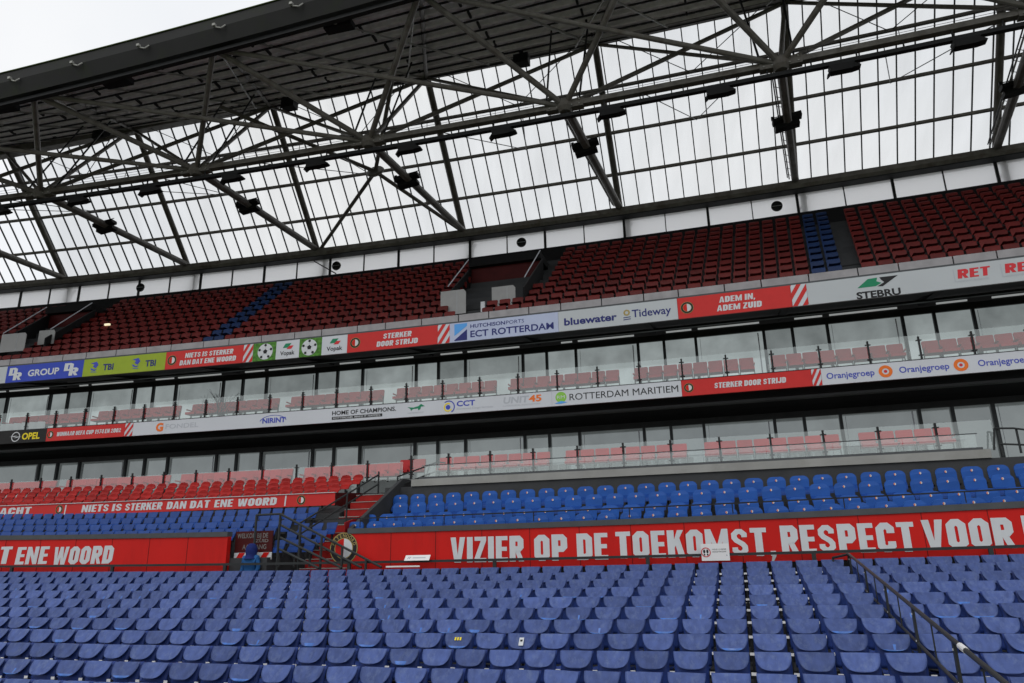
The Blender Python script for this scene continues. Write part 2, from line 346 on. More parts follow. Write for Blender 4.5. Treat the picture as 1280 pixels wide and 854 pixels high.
def _glyph(c):
    w = 0.54; a, b, c1, d = H2, w - H2, H2, 1 - H2; ch = 0.10
    oct_ = [(a + ch, c1), (b - ch, c1), (b, c1 + ch), (b, d - ch), (b - ch, d), (a + ch, d), (a, d - ch), (a, c1 + ch)]
    if c == ' ': return [], 0.24
    if c == 'I': return _rect(0, 0, T, 1), T
    if c == 'O' or c == '0': return _stroke(oct_, True), w
    if c == 'Q': return _stroke(oct_, True), w
    if c == 'E': return _rect(0, 0, T, 1) + _rect(T, 0, .46, .165) + _rect(T, .42, .43, .58) + _rect(T, .835, .46, 1), .46
    if c == 'F': return _rect(0, 0, T, 1) + _rect(T, .40, .42, .56) + _rect(T, .835, .45, 1), .45
    if c == 'L': return _rect(0, 0, T, 1) + _rect(T, 0, .44, .165), .44
    if c == 'T': return _rect(.25 - H2, 0, .25 + H2, .835) + _rect(0, .835, .50, 1), .50
    if c == 'H': return _rect(0, 0, T, 1) + _rect(w - T, 0, w, 1) + _rect(T, .42, w - T, .59), w
    if c == 'D': return _rect(0, 0, T, 1) + _stroke([(T, d), (b - ch, d), (b, d - ch), (b, c1 + ch), (b - ch, c1), (T, c1)]), w
    if c == 'P': return _rect(0, 0, T, 1) + _stroke([(T, d), (b - .07, d), (b, d - .08), (b, .52), (b - .07, .44), (T, .44)]), w
    if c == 'R': return _rect(0, 0, T, 1) + _stroke([(T, d), (b - .07, d), (b, d - .08), (b, .56), (b - .07, .48), (T, .48)]) + [[(w - .32, .386), (w - .14, .386), (w + .01, 0), (w - .19, 0)]], w
    if c == 'B': return _rect(0, 0, T, 1) + _stroke([(T, d), (b - .09, d), (b - .02, d - .08), (b - .02, .62), (b - .07, .53), (T, .53)], t=.165) + _stroke([(T, .36), (b - .06, .36), (b, .30), (b, c1 + .08), (b - .08, c1), (T, c1)], t=.165), w
    if c == 'C': return _stroke([(b, .64), (b, d - ch), (b - ch, d), (a + ch, d), (a, d - ch), (a, c1 + ch), (a + ch, c1), (b - ch, c1), (b, c1 + ch), (b, .36)]), w
    if c == 'G': return _stroke([(b, .66), (b, d - ch), (b - ch, d), (a + ch, d), (a, d - ch), (a, c1 + ch), (a + ch, c1), (b - ch, c1), (b, c1 + ch), (b, .48)]) + _rect(.28, .39, w - T, .52), w
    if c == 'U': return _stroke([(a, 1), (a, c1 + ch), (a + ch, c1), (b - ch, c1), (b, c1 + ch), (b, 1)]), w
    if c == 'J': return _stroke([(b - .06, 1), (b - .06, c1 + ch), (b - .06 - ch, c1), (a + ch - .03, c1), (a - .02, c1 + .08), (a - .02, .30)]), w - .06
    if c == 'S': return _stroke([(b, .68), (b, d - ch), (b - ch, d), (a + ch, d), (a, d - ch), (a, .66), (a + .06, .57), (b - .06, .43), (b, .34), (b, c1 + ch), (b - ch, c1), (a + ch, c1), (a, c1 + ch), (a, .32)], t=.175), w
    if c == '2': return _stroke([(a, .66), (a, d - ch), (a + ch, d), (b - ch, d), (b, d - ch), (b, .62), (a, .22), (a, c1), (w, c1)], t=.17), w
    if c == 'Z': return _rect(0, 0, .46, .16) + _rect(0, .84, .46, 1) + [[(0, .16), (.21, .16), (.46, .84), (.25, .84)]], .46
    if c == '7': return _rect(0, .84, .48, 1) + [[(.09, 0), (.29, 0), (.48, .84), (.28, .84)]], .48
    if c == '1': return _rect(.1, 0, .1 + T, 1) + [[(0, .72), (.1, .72), (.1, .9), (0, .84)]], .1 + T
    if c == '4': return _rect(.29, 0, .29 + T, 1) + [[(0, .2), (.29, .2), (.29, .36), (0, .36)], [(0, .36), (.14, .36), (.29, .80), (.29, 1), (.24, 1)]], .5
    if c == '9': return _stroke([(b, .5), (b, d - ch), (b - ch, d), (a + ch, d), (a, d - ch), (a, .6), (a + .08, .5)], t=.17) + _stroke([(b, .5), (b, c1 + ch), (b - ch, c1), (a, c1)], t=.17) + _rect(a + .08, .42, b - .09, .56), w
    if c == 'V': return [[(0, 1), (.215, 1), (.295, .30), (.295, 0), (.165, 0)], [(.59, 1), (.425, 0), (.295, 0), (.295, .30), (.375, 1)]], .59
    if c == 'A':
        f = lambda y: .175 + (.285 - .175) * y / .74
        return [[(0, 0), (.175, 0), (.285, .74), (.285, 1), (.175, 1)], [(.57, 0), (.395, 1), (.285, 1), (.285, .74), (.395, 0)], [(f(.17), .17), (.57 - f(.17), .17), (.57 - f(.32), .32), (f(.32), .32)]], .57
    if c == 'W':
        v = [[(0, 1), (.19, 1), (.24, .34), (.24, 0), (.11, 0)], [(.40, 1), (.31, 1), (.24, .34), (.24, 0), (.345, 0), (.40, .42)]]
        return v + [[(.80 - x, y) for x, y in q] for q in v], .80
    if c == 'M': return _rect(0, 0, .19, 1) + _rect(.54, 0, .73, 1) + [[(.19, 1), (.19, .55), (.30, 0), (.365, 0), (.365, .42)], [(.54, 1), (.365, .42), (.365, 0), (.43, 0), (.54, .55)]], .73
    if c == 'N': return _rect(0, 0, .20, 1) + _rect(.39, 0, .59, 1) + [[(.20, 1), (.20, .52), (.39, 0), (.39, .48)]], .59
    if c == 'K':
        q = w - T; return _rect(0, 0, T, 1) + [[(T, .36), (w, 1), (w - .20, 1), (T, .66)], [(T + .12 * q, .437), (T + .55 * q, .712), (w + .02, 0), (w - .19, 0)]], w
    if c == ',': return [[(0, .17), (.16, .17), (.16, 0), (.07, -.19), (0, -.19), (.04, 0), (0, 0)]], .17
    if c == '.': return _rect(0, 0, .17, .17), .17
    return _rect(0, 0, .3, 1), .3
def heavy(s):
    vs, fs, x = [], [], 0.0
    for c in s:
        q, w = _glyph(c)
        for poly in q:
            b = len(vs); vs += [(x + p[0], p[1]) for p in poly]; fs.append(tuple(range(b, b + len(poly))))
        x += w + (0.075 if c != ' ' else 0.0)
    return vs, fs
class Decal:                                    # flat print lying on a board that follows the bowl
    def __init__(s, o): s.o = o; s.mb = MB()
    def text(s, t2, l0, l1, z0, z1, mm, cap=1.0, slant=0.0, lift=0.006):
        vs, fs = t2; x0 = min(v[0] for v in vs); x1 = max(v[0] for v in vs); kz = (z1 - z0) / cap
        s.mb.add([P(l0 + (v[0] - x0) / (x1 - x0) * (l1 - l0) + slant * v[1] * kz, s.o - lift, z0 + v[1] * kz) for v in vs], fs, mm); return s
    def poly(s, pts, mm, lift=0.006):
        s.mb.add([P(l, s.o - lift, z) for l, z in pts], [tuple(range(len(pts)))], mm); return s
    def disc(s, l, z, r, mm, n=24, lift=0.006, a0=0, a1=360, r_in=0.0, rx=None):
        rx = rx or r; k = [rad(a0 + (a1 - a0) * i / n) for i in range(n + 1)]
        if r_in:
            q = r_in / r; vs = [P(l + rx * math.cos(t), s.o - lift, z + r * math.sin(t)) for t in k] + [P(l + rx * q * math.cos(t), s.o - lift, z + r * q * math.sin(t)) for t in k]
            s.mb.add(vs, [(i, i + 1, n + 2 + i, n + 1 + i) for i in range(n)], mm)
        else:
            s.mb.add([P(l, s.o - lift, z)] + [P(l + rx * math.cos(t), s.o - lift, z + r * math.sin(t)) for t in k], [(0, i, i + 1) for i in range(1, n + 1)], mm)
        return s
    def crest(s, l, z, r, ring_text=False):
        s.disc(l, z, r, 'ink_black', lift=0.006, n=40); s.disc(l, z, r * .985, 'ink_gold', lift=0.009, r_in=r * .93, n=40)
        s.disc(l, z, r * .62, 'paint_red', lift=0.010, a0=90, a1=270); s.disc(l, z, r * .62, 'white_print', lift=0.010, a0=-90, a1=90)
        s.disc(l, z, r * .66, 'ink_gold', lift=0.012, r_in=r * .61, n=40)
        if ring_text:
            for i, ch in enumerate('FEYENOORD'):
                vs, fs = plain(ch, 0.02); cx = (min(v[0] for v in vs) + max(v[0] for v in vs)) / 2; t = rad(160 - i * 17.5)
                k = r * .30; q = []
                for x, y in vs:
                    u, v = (x - cx) * k * .9, (y - CAP / 2) * k; q.append(P(l + (r * .795 + v) * math.cos(t) + u * math.sin(t), s.o - .013, z + (r * .795 + v) * math.sin(t) - u * math.cos(t)))
                s.mb.add(q, fs, 'ink_gold')
        return s
    def build(s, name, parent, label=None): return tag(s.mb.build(name, parent), label)

# ------------------------------------------------------------------ ground and lower tier
LA, LB = -34.0, 16.0
g = MB(); g.add([(-600, -600, 0), (600, -600, 0), (600, 600, 0), (-600, 600, 0)], [(0, 1, 2, 3)], 'concrete'); tag(g.build('ground'), kind='structure')
g = MB().ribbon(-70, 45, [(-16, -5.996), (-16, -5.99), (-110, -5.99), (-110, -5.996)], 'grass', 5); tag(g.build('pitch'), kind='structure')
FP, FZ, FR = 0.87, -0.248, 0.1235            # row pitch, height of the top row, fall per row
def row_o(k): return -0.356 - FP * k
def row_z(k): return FZ - FR * k
NR = 13
prof = [(0.0, -7), (0.0, FZ - .86)]
for k in range(NR):
    o, z = row_o(k), row_z(k) - .86
    prof += [(o - .55, z), (o - .55, z - FR)] if k < NR - 1 else [(o - .55, z), (o - .55, -7)]
prof2 = []
for p in prof:
    if not prof2 or p != prof2[-1]: prof2.append(p)
tag(MB().ribbon(-60, 45, prof2, 'dark_concrete', 1.5, camber).build('lower_terrace'), kind='structure')

# ------------------------------------------------------------------ seats
def fan_shell(w_top, w_bot, h, rtop, n=5, belly=0.0):
    """outline of a seat back, (x, z) with z = 0 at the top"""
    pts = [(-w_bot, -h), (w_bot, -h)]
    for i in range(n + 1):
        t = rad(90 * i / n); pts.append((w_top - rtop + rtop * math.cos(t), -rtop + rtop * math.sin(t)))
    for i in range(n + 1):
        t = rad(90 + 90 * i / n); pts.append((-w_top + rtop + rtop * math.cos(t), -rtop + rtop * math.sin(t)))
    return pts
def plate(mb, pts, fy, t, mm):               # outline (x, z) swept back by t, its front at y = fy(x, z)
    n = len(pts); a = [(x, fy(x, z), z) for x, z in pts]; b = [(x, fy(x, z) + t, z) for x, z in pts]
    mb.add(a + b, [tuple(range(n)), tuple(range(n, 2 * n))[::-1]] + [(i, n + i, n + (i + 1) % n, (i + 1) % n) for i in range(n)], mm)
def grid(mb, nx, nz, f, t, mm):
    vs = [f(-1 + 2 * i / nx, j / nz) for j in range(nz + 1) for i in range(nx + 1)]; n = len(vs); w = nx + 1
    vs += [(x, y + t, z) for x, y, z in vs]
    fs = [(j * w + i, j * w + i + 1, (j + 1) * w + i + 1, (j + 1) * w + i) for j in range(nz) for i in range(nx)]
    fs += [tuple(n + q for q in f_[::-1]) for f_ in fs]
    rim = [i for i in range(w)] + [j * w + nx for j in range(1, nz + 1)] + [nz * w + i for i in range(nx - 1, -1, -1)] + [j * w for j in range(nz - 1, 0, -1)]
    fs += [(rim[i], n + rim[i], n + rim[(i + 1) % len(rim)], rim[(i + 1) % len(rim)]) for i in range(len(rim))]
    mb.add(vs, fs, mm)
def smooth(me): me.polygons.foreach_set('use_smooth', [abs(p.normal.y) < .999 for p in me.polygons]); return me
# lower bucket seat: a scooped, dusty back panel, coloured paler as if sky-lit, in a deep blue shell
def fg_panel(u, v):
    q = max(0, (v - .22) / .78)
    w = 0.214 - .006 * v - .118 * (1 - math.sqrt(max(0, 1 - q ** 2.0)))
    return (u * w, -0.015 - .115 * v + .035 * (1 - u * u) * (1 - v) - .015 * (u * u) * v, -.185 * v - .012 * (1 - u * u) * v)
b = MB(); grid(b, 12, 12, fg_panel, .012, 'seat_dusty_lit'); me_panel = smooth(b.mesh('back_panel'))
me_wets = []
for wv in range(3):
    b = MB(); grid(b, 12, 12, fg_panel, .012, 'seat_dusty_lit'); wi = b.mi('seat_wet')
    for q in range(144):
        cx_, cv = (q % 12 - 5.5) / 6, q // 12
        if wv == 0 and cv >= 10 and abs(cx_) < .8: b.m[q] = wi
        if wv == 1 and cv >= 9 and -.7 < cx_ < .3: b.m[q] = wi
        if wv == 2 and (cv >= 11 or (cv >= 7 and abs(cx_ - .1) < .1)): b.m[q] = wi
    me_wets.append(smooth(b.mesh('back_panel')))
b = MB()
def fg_shell(u, v):
    w = .216 - .01 * v
    return (u * w, .034 - .085 * math.sin(min(1, v * 1.5) * 1.57) + .05 * max(0, v - .6) + .02 * abs(u) ** 4, -.006 - .40 * v)
grid(b, 8, 8, fg_shell, .03, 'seat_blue'); me_shell = smooth(b.mesh('shell'))
b = MB()
def fg_pan(u, v): return (u * .20, -.05 - .40 * v, -.40 - .03 * (1 - u * u) + .03 * v - (0.05 * max(0, v - .8) / .2))
grid(b, 6, 6, fg_pan, .0, 'seat_blue'); b.box((0, -.24, -.45), (.34, .34, .03), 'seat_blue'); me_pan = b.mesh('seat_pan')
b = MB(); b.box((.2525, -.085, -.235), (.062, .008, .036), 'white_metal'); b.box((.2525, -.035, -.55), (.03, .03, .60), 'black_steel'); b.box((.2525, -.06, -.845), (.06, .10, .02), 'black_steel'); me_leg = b.mesh('bracket')
# joined copies of the same seat for rows seen too small to show parts
def single(parts, name):
    b = MB()
    for me in parts:
        for p in me.polygons: pass
        off = len(b.v); b.v += [v.co.copy() for v in me.vertices]
        for p in me.polygons:
            b.f.append([off + i for i in p.vertices]); b.m.append(b.mi([k for k in M if M[k] == me.materials[p.material_index]][0]))
    return b
def link(me, name, parent=None):
    o = bpy.data.objects.new(name, me); col.objects.link(o); o.parent = parent; return o
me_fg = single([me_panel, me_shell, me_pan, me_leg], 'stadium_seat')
spots = []
PITCH = .505; L0 = -.32
for k in range(NR - 1):
    for j in range(-60, 40):
        l = L0 + PITCH * j if j < 5 else 2.25 + .485 * (j - 5)
        p = P(l, row_o(k), row_z(k) + camber(l)); u, d = view(p)
        if -.06 < u < 1.05: spots.append((d, k, l, p, u))
spots.sort(key=lambda q: q[0])
near = [q for q in spots if q[1] < 11]
single_out = set((q[1], round(q[2], 3)) for q in near if -.01 < q[4] < 1.0); 
chosen = []
for q in sorted(near, key=lambda q: (-q[1], q[2])):
    if len(chosen) < 300 and (q[1], round(q[2], 3)) in single_out: chosen.append(q)
keys = set((q[1], q[2]) for q in chosen); count = {}
for d, k, l, p, u in chosen:
    i = count[k] = count.get(k, 0) + 1; r = 10 - k
    rowname = ['in the nearest row', 'in the second nearest row', 'in the third nearest row', 'in the fourth row up', 'in the fifth row up', 'in the sixth row up', 'in the seventh row up', 'in the eighth row up', 'in the ninth row up', 'in the tenth row up', 'in the eleventh row up'][r]
    jit = random.gauss(0, .022)
    t = empty('stadium_seat', p, rot(l) + jit, f'dusty blue seat, {nth(i)} from the left {rowname}', 'seat', 'blue bucket seats in front of the red wall')
    t.rotation_euler.x = random.gauss(0, .03); t.rotation_euler.y = random.gauss(0, .012)
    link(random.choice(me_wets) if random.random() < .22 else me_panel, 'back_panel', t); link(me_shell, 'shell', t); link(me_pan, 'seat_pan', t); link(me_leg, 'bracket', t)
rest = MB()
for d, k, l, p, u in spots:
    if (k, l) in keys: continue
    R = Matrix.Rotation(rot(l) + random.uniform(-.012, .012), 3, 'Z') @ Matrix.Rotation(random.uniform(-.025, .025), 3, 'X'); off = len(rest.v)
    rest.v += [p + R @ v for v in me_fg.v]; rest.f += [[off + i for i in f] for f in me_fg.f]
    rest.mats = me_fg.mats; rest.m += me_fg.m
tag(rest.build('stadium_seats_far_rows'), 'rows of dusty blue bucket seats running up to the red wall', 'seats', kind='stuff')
# stickers on two seats
for k, l, kind in ((7, -4.46, 'yellow'), (7, -3.33, 'white')):
    j = round((l - L0) / PITCH); l = L0 + PITCH * j; base = P(l, row_o(k), row_z(k) + camber(l)); R = Matrix.Rotation(rot(l), 3, 'Z')
    f = lambda x, z: base + R @ Vector((x, -.015 - .135 * (-z / .185) * .852 + .035 * (1 - (x / .212) ** 2) * (1 + z / .185) - .014, z))
    b = MB()
    if kind == 'white':
        b.add([f(-.035, -.05), f(.035, -.05), f(.035, -.15), f(-.035, -.15)], [(0, 1, 2, 3)], 'white_print')
        b.add([f(-.02, -.075) - R @ Vector((0, .004, 0)), f(.02, -.075) - R @ Vector((0, .004, 0)), f(.015, -.10) - R @ Vector((0, .004, 0)), f(-.015, -.10) - R @ Vector((0, .004, 0))], [(0, 1, 2, 3)], 'ink_black')
        tag(b.build('sticker'), 'small white sticker with a black mark on a blue seat back', 'sticker')
    else:
        for x in (-.06, -.02, .02): b.add([f(x, -.05), f(x + .025, -.05), f(x + .025, -.09), f(x, -.09)], [(0, 1, 2, 3)], 'ink_yellow')
        tag(b.build('sticker'), 'worn yellow sticker in pieces on a blue seat back', 'sticker')

# handrail running down between the blue seats
t = empty('handrail', P(1.985, -1.0, row_z(0) - .9), 0, 'dark handrail with posts running down between the blue seats', 'handrail')
hl = 1.985
fz = lambda o: row_z(0) - FR / FP * (-0.356 - o)
zt = lambda o: -.09 - .107 * (-.8 - o)
zl = lambda o: -.54 - .107 * (-.9 - o)
rl = MB(); rl.tube(P(hl, -.8, zt(-.8)), P(hl, -10.6, zt(-10.6)), .026, 'rail', 10); rl.tube(P(hl, -.8, zt(-.8)), P(hl, -.62, zt(-.8) - .16), .026, 'rail'); rl.tube(P(hl, -.8, zt(-.8)), P(1.72, -.35, zt(-.8) - .07), .024, 'rail'); rl.tube(P(1.72, -.35, zt(-.8) - .07), P(1.72, -.35, -.55), .024, 'rail'); part(rl, 'top_rail', t)
rl = MB(); rl.tube(P(hl, -.85, zl(-.85)), P(hl, -10.6, zl(-10.6)), .021, 'rail', 10); part(rl, 'lower_rail', t)
for i in range(6):
    o = -.9 - 1.9 * i
    b = MB(); b.bbox(hl, o, (zt(o) + fz(o) - .98) / 2, (.028, .075, zt(o) - fz(o) + .98), 'rail', ); ps = part(b, 'post', t)
    b = MB(); b.bbox(hl - .016, o, zt(o) - .09, (.012, .02, .02), 'white_metal'); b.bbox(hl - .016, o, zl(o) + .03, (.012, .02, .02), 'white_metal'); b.build('bolt', ps)
    o2 = o - .95
    if i < 5: b = MB(); b.tube(P(hl, o2, zt(o2)), P(hl, o2, zl(o2)), .010, 'rail', 6); part(b, 'baluster', t)
b = MB(); b.tube(P(hl, -8.75, zt(-8.75)), P(hl, -8.95, zt(-8.95)), .032, 'white_metal', 10); tag(part(b, 'tape_wrap', t), 'worn white tape wrapped round the top rail')

# ------------------------------------------------------------------ the red wall and what is on it
WG0, WG1 = -13.46, -9.85                    # the stair gap in the wall
def wall(l0, l1, label):
    t = empty('red_wall', P((l0 + l1) / 2, 0, -1.1), 0, label, 'wall')
    part(MB().ribbon(l0, l1, [(0, -.27), (0, .64), (.16, .64), (.16, -.27)], 'paint_red', 1.2, camber), 'panel', t)
    part(MB().ribbon(l0, l1, [(.02, -1.1), (.02, -.274), (.16, -.274), (.16, -1.1)], 'soffit', 1.2, camber), 'plinth', t)
    part(MB().ribbon(l0, l1, [(-.03, .64), (-.03, .77), (.20, .77), (.20, .64)], 'ledge', 1.2, camber), 'cap', t)
    b = MB(); n = int((l1 - l0) / 1.22)
    for i in range(1, n):
        l = l0 + (l1 - l0) * i / n; b.bbox(l, -.002, .185 + camber(l), (.012, .006, .90), 'dark_red')
    part(b, 'joint', t)
    return t
wr = wall(WG1, LB + 12, 'bright red wall painted with big white words on toekomst and respect')
wl = wall(-46, WG0, 'bright red wall left of the stair gap ending in white word woord')
d = Decal(0)
for s, a, b_ in (('VIZIER', -7.01, -5.12), ('OP', -4.86, -4.05), ('DE', -3.82, -3.08), ('TOEKOMST,', -2.89, .62), ('RESPECT', .75, 3.4), ('VOOR', 3.55, 5.2), ('HET', 5.37, 6.9)):
    q = Decal(0); lm_ = (a + b_) / 2; q.text(heavy(s), a, b_, -.125 + camber(lm_), .475 + camber(lm_), 'white_print'); q.build('lettering', wr)
d = Decal(0); d.crest(-9.95 + .0, .28, .40, True); d.build('crest', wr)
for s, a, b_ in (('DAT', -22.2, -20.72), ('ENE', -20.53, -19.39), ('WOORD', -19.2, -17.15)):
    q = Decal(0); lm_ = (a + b_) / 2; q.text(heavy(s), a, b_, -.05 + camber(lm_), .44 + camber(lm_), 'white_print', slant=.08); q.build('lettering', wl)
# rail in front of the wall
t = empty('walkway_rail', P(-5, -.2, -1), 0, 'long charcoal rail on posts along the foot of the red wall', 'railing')
zr = lambda l: -.075 + camber(l) * .7
b = MB(); b.ribbon(-44, LB + 10, [(-.175, -.030), (-.175, .030), (-.115, .030), (-.115, -.030)], 'rail', 1.2, zr); part(b, 'top_rail', t)
for l in (-23.9, -20.44, -16.97, -13.36, -9.7, -5.82, -2.16, 1.37, 4.69, 8.2):
    b = MB(); b.bbox(l, -.145, -.52 + zr(l), (.085, .06, 1.06), 'rail'); part(b, 'post', t)
# signs on that rail
def sign(l, z, w, h, tilt, label, draw):
    b = MB(); R = Matrix.Rotation(rot(l), 3, 'Z') @ Matrix.Rotation(tilt, 3, 'X'); b.box(P(l, -.22, z), (w, .012, h), 'white_metal', R)
    o = b.build('sign'); tag(o, label, 'sign')
    c = P(l, -.22, z); b2 = MB(); draw(b2, lambda x, y: c + R @ Vector((x, -.010, y))); b2.build('print', o); return o
def keepdist(b, f):
    n = 20
    ring = [f(-.20 + .105 * math.cos(2 * math.pi * i / n), .105 * math.sin(2 * math.pi * i / n)) for i in range(n)] + [f(-.20 + .085 * math.cos(2 * math.pi * i / n), .085 * math.sin(2 * math.pi * i / n)) for i in range(n)]
    b.add(ring, [(i, (i + 1) % n, n + (i + 1) % n, n + i) for i in range(n)], 'ink_red')
    for s in (-1, 1):
        for y, h, w in ((.02, .042, .024), (-.05, .02, .018)):
            b.add([f(-.20 + s * .034 + w * math.cos(2 * math.pi * i / 12), y + h * math.sin(2 * math.pi * i / 12)) for i in range(12)], [tuple(range(12))], 'ink_black')
    for j, tx in enumerate(('HOUD 1,5 METER', 'AFSTAND VAN ELKAAR')):
        vs, fs = plain(tx); x1 = max(v[0] for v in vs); b.add([f(-.06 + v[0] / x1 * .30, .045 - j * .05 + v[1] * .04) for v in vs], fs, 'ink_black')
    b.add([f(.22, -.08), f(.26, -.08), f(.24, -.045)], [(0, 1, 2)], 'ink_grey')
sign(-.66, .0, .60, .36, 0, 'white sign with two black footprints in a red ring on the rail', keepdist)
def flatsign(b, f):
    vs, fs = plain('//'); x1 = max(v[0] for v in vs); b.add([f(-.26 + v[0] / x1 * .09, -.03 + v[1] * .09) for v in vs], fs, 'ink_navy')
    b.add([f(-.12, -.015), f(.22, -.015), f(.22, .012), f(-.12, .012)], [(0, 1, 2, 3)], 'ink_grey')
sign(-7.8, .005, .66, .17, rad(-42), 'white sign tipped flat on the rail left of the white lettering', flatsign)
b = MB().box(P(-8.15, -.30, -.19), (.9, .03, .035), 'white_metal', Matrix.Rotation(rot(-8.15), 3, 'Z')); tag(b.build('kerb_strip_lamp'), 'thin white strip lying at the foot of the red wall', 'strip')

# ------------------------------------------------------------------ crest seats, right of the gap
def crest_meshes():
    f = lambda x, z: .03 + .12 * z * -1 * -1 + .03 * (x / .24) ** 2 * -1
    b = MB(); plate(b, fan_shell(.235, .225, .34, .13, 6), f, .04, 'crest_blue'); back = b.mesh('backrest')
    b = MB(); grid(b, 6, 4, lambda u, v: (u * (.225 - .02 * v), -.06 - .16 * math.sin(v * 1.6), -.30 - .20 * v), .04, 'navy'); pan = b.mesh('seat_pan')
    b = MB(); n = 12
    y = f(0, -.10) - .045
    b.add([(0, y, -.10)] + [(.026 * math.cos(2 * math.pi * i / n), y - .002, -.10 + .030 * math.sin(2 * math.pi * i / n)) for i in range(n)], [(0, i + 1, (i + 1) % n + 1) for i in range(n)], 'white_print')
    b.add([(-.022, y - .005, -.12), (-.022, y - .005, -.08), (-.002, y - .005, -.075), (-.002, y - .005, -.125)], [(0, 1, 2, 3)], 'ink_orange'); em = b.mesh('badge')
    b = MB(); b.box((0, .05, -.62), (.05, .05, .5), 'rail'); b.box((.28, .0, -.42), (.02, .22, .05), 'rail'); leg = b.mesh('bracket')
    return back, pan, em, leg
cb, cp, ce, cl = crest_meshes()
CO, CZ = [.6, 1.45, 2.3, 3.15], [.97, 1.20, 1.56, 1.86]
rown = ['in the front row behind the red wall', 'in the second badge row', 'in the third badge row', 'in the back row below the grey wall']
for i in range(4):
    n = 0; starts = (-9.95, -10.0, -9.42, -9.8)[i]
    for j in range(40):
        l = starts + .565 * j; p = P(l, CO[i], CZ[i] + .5 * camber(l)); u, dd = view(p)
        if u > 1.03: break
        n += 1
        t = empty('crest_seat', p, rot(l), f'bright blue badge seat, {nth(n)} from the stairs {rown[i]}', 'seat', 'bright blue badge seats')
        link(cb, 'backrest', t); link(cp, 'seat_pan', t); link(ce, 'badge', t); link(cl, 'bracket', t)
prof = [(.16, -1.0), (.16, .05)]
for i in range(4): prof += [(CO[i] - .45 if i else .16, CZ[i] - .86), (CO[i] + .40, CZ[i] - .86)]
prof += [(3.9, CZ[3] - .86), (3.9, -1.0)]
tag(MB().ribbon(-9.9, LB + 10, prof, 'dark_concrete').build('crest_terrace'), kind='structure')
t = empty('guard_rail', P(0, .22, .8), 0, 'thin black guard rail on the wall cap before the badge seats', 'railing')
b = MB(); b.ribbon(-11.0, LB + 8, [(.15, 1.015), (.15, 1.045), (.18, 1.045), (.18, 1.015)], 'black_steel', 1.2, camber); part(b, 'top_rail', t)
for i in range(9):
    l = -9.6 + 2.35 * i; b = MB(); b.tube(P(l, .165, .80 + camber(l)), P(l, .165, 1.02 + camber(l)), .013, 'black_steel', 6); part(b, 'post', t)
# grey wall, concrete lip and glass above the crest seats
t = empty('grey_wall', P(0, 4, .9), 0, 'dark grey wall behind the badge seats with a pale concrete lip', 'wall')
part(MB().ribbon(-10.6, LB + 10, [(3.75, .8), (3.75, 2.15), (4.05, 2.15), (4.05, .8)], 'dark_concrete'), 'face', t)
part(MB().ribbon(-9.7, 6.1, [(3.70, 2.155), (3.70, 2.37), (4.6, 2.37), (4.6, 2.155)], 'pale_concrete'), 'lip', t)
part(MB().ribbon(-9.7, 6.1, [(4.3, 2.375), (4.3, 2.50), (5.0, 2.50), (5.0, 2.375)], 'ledge'), 'upstand', t)
tag(MB().ribbon(-9.9, 30, [(4.05, .8), (4.05, 2.17), (10.5, 2.17), (10.5, .8)], 'concrete').build('box_terrace_floor'), kind='structure')
tag(MB().ribbon(-60, -9.9, [(2.9, .8), (2.9, 1.2), (10.5, 2.14), (10.5, .8)], 'dark_concrete').build('box_terrace_floor'), kind='structure')

def balustrade(o, z0, z1, lset, label, panes_only=None, post_h=.78, lend=None):
    t = empty('glass_balustrade', P(lset[len(lset) // 2], o, z0), 0, label, 'balustrade')
    for l in lset:
        b = MB(); b.bbox(l, o - .035, z0 + post_h / 2, (.055, .05, post_h), 'black_steel'); b.bbox(l, o - .035, z0 + post_h * .84, (.17, .034, .03), 'black_steel'); b.bbox(l, o - .035, z0 + .16, (.15, .034, .03), 'black_steel'); part(b, 'post', t)
    ls = list(lset)
    if lend is not None: ls = ls + [lend]
    for a, c in zip(ls[:-1], ls[1:]):
        b = MB(); b.ribbon(a + .012, c - .012, [(o, z0 + .01), (o, z1)], 'clear', 3, closed=False); part(b, 'glass_panel', t)
    return t
balustrade(5.0, 2.52, 3.30, [-10.26] + [-8.95 + 1.42 * i for i in range(11)], 'clear glass balustrade on black posts above the badge seats', lend=6.6)
t = empty('glass_screen', P(-2, 4.45, 2.5), 0, 'low glass screen in front of the lower balustrade over the grey wall', 'screen')
for i in range(9):
    a = -9.55 + 1.73 * i; b = MB(); b.ribbon(a, a + 1.715, [(4.4, 2.505), (4.4, 2.86)], 'clear', 3, closed=False); part(b, 'glass_panel', t)
b = MB(); b.ribbon(-9.55, 6.05, [(4.385, 2.86), (4.385, 2.885), (4.415, 2.885), (4.415, 2.86)], 'ledge'); part(b, 'top_rail', t)

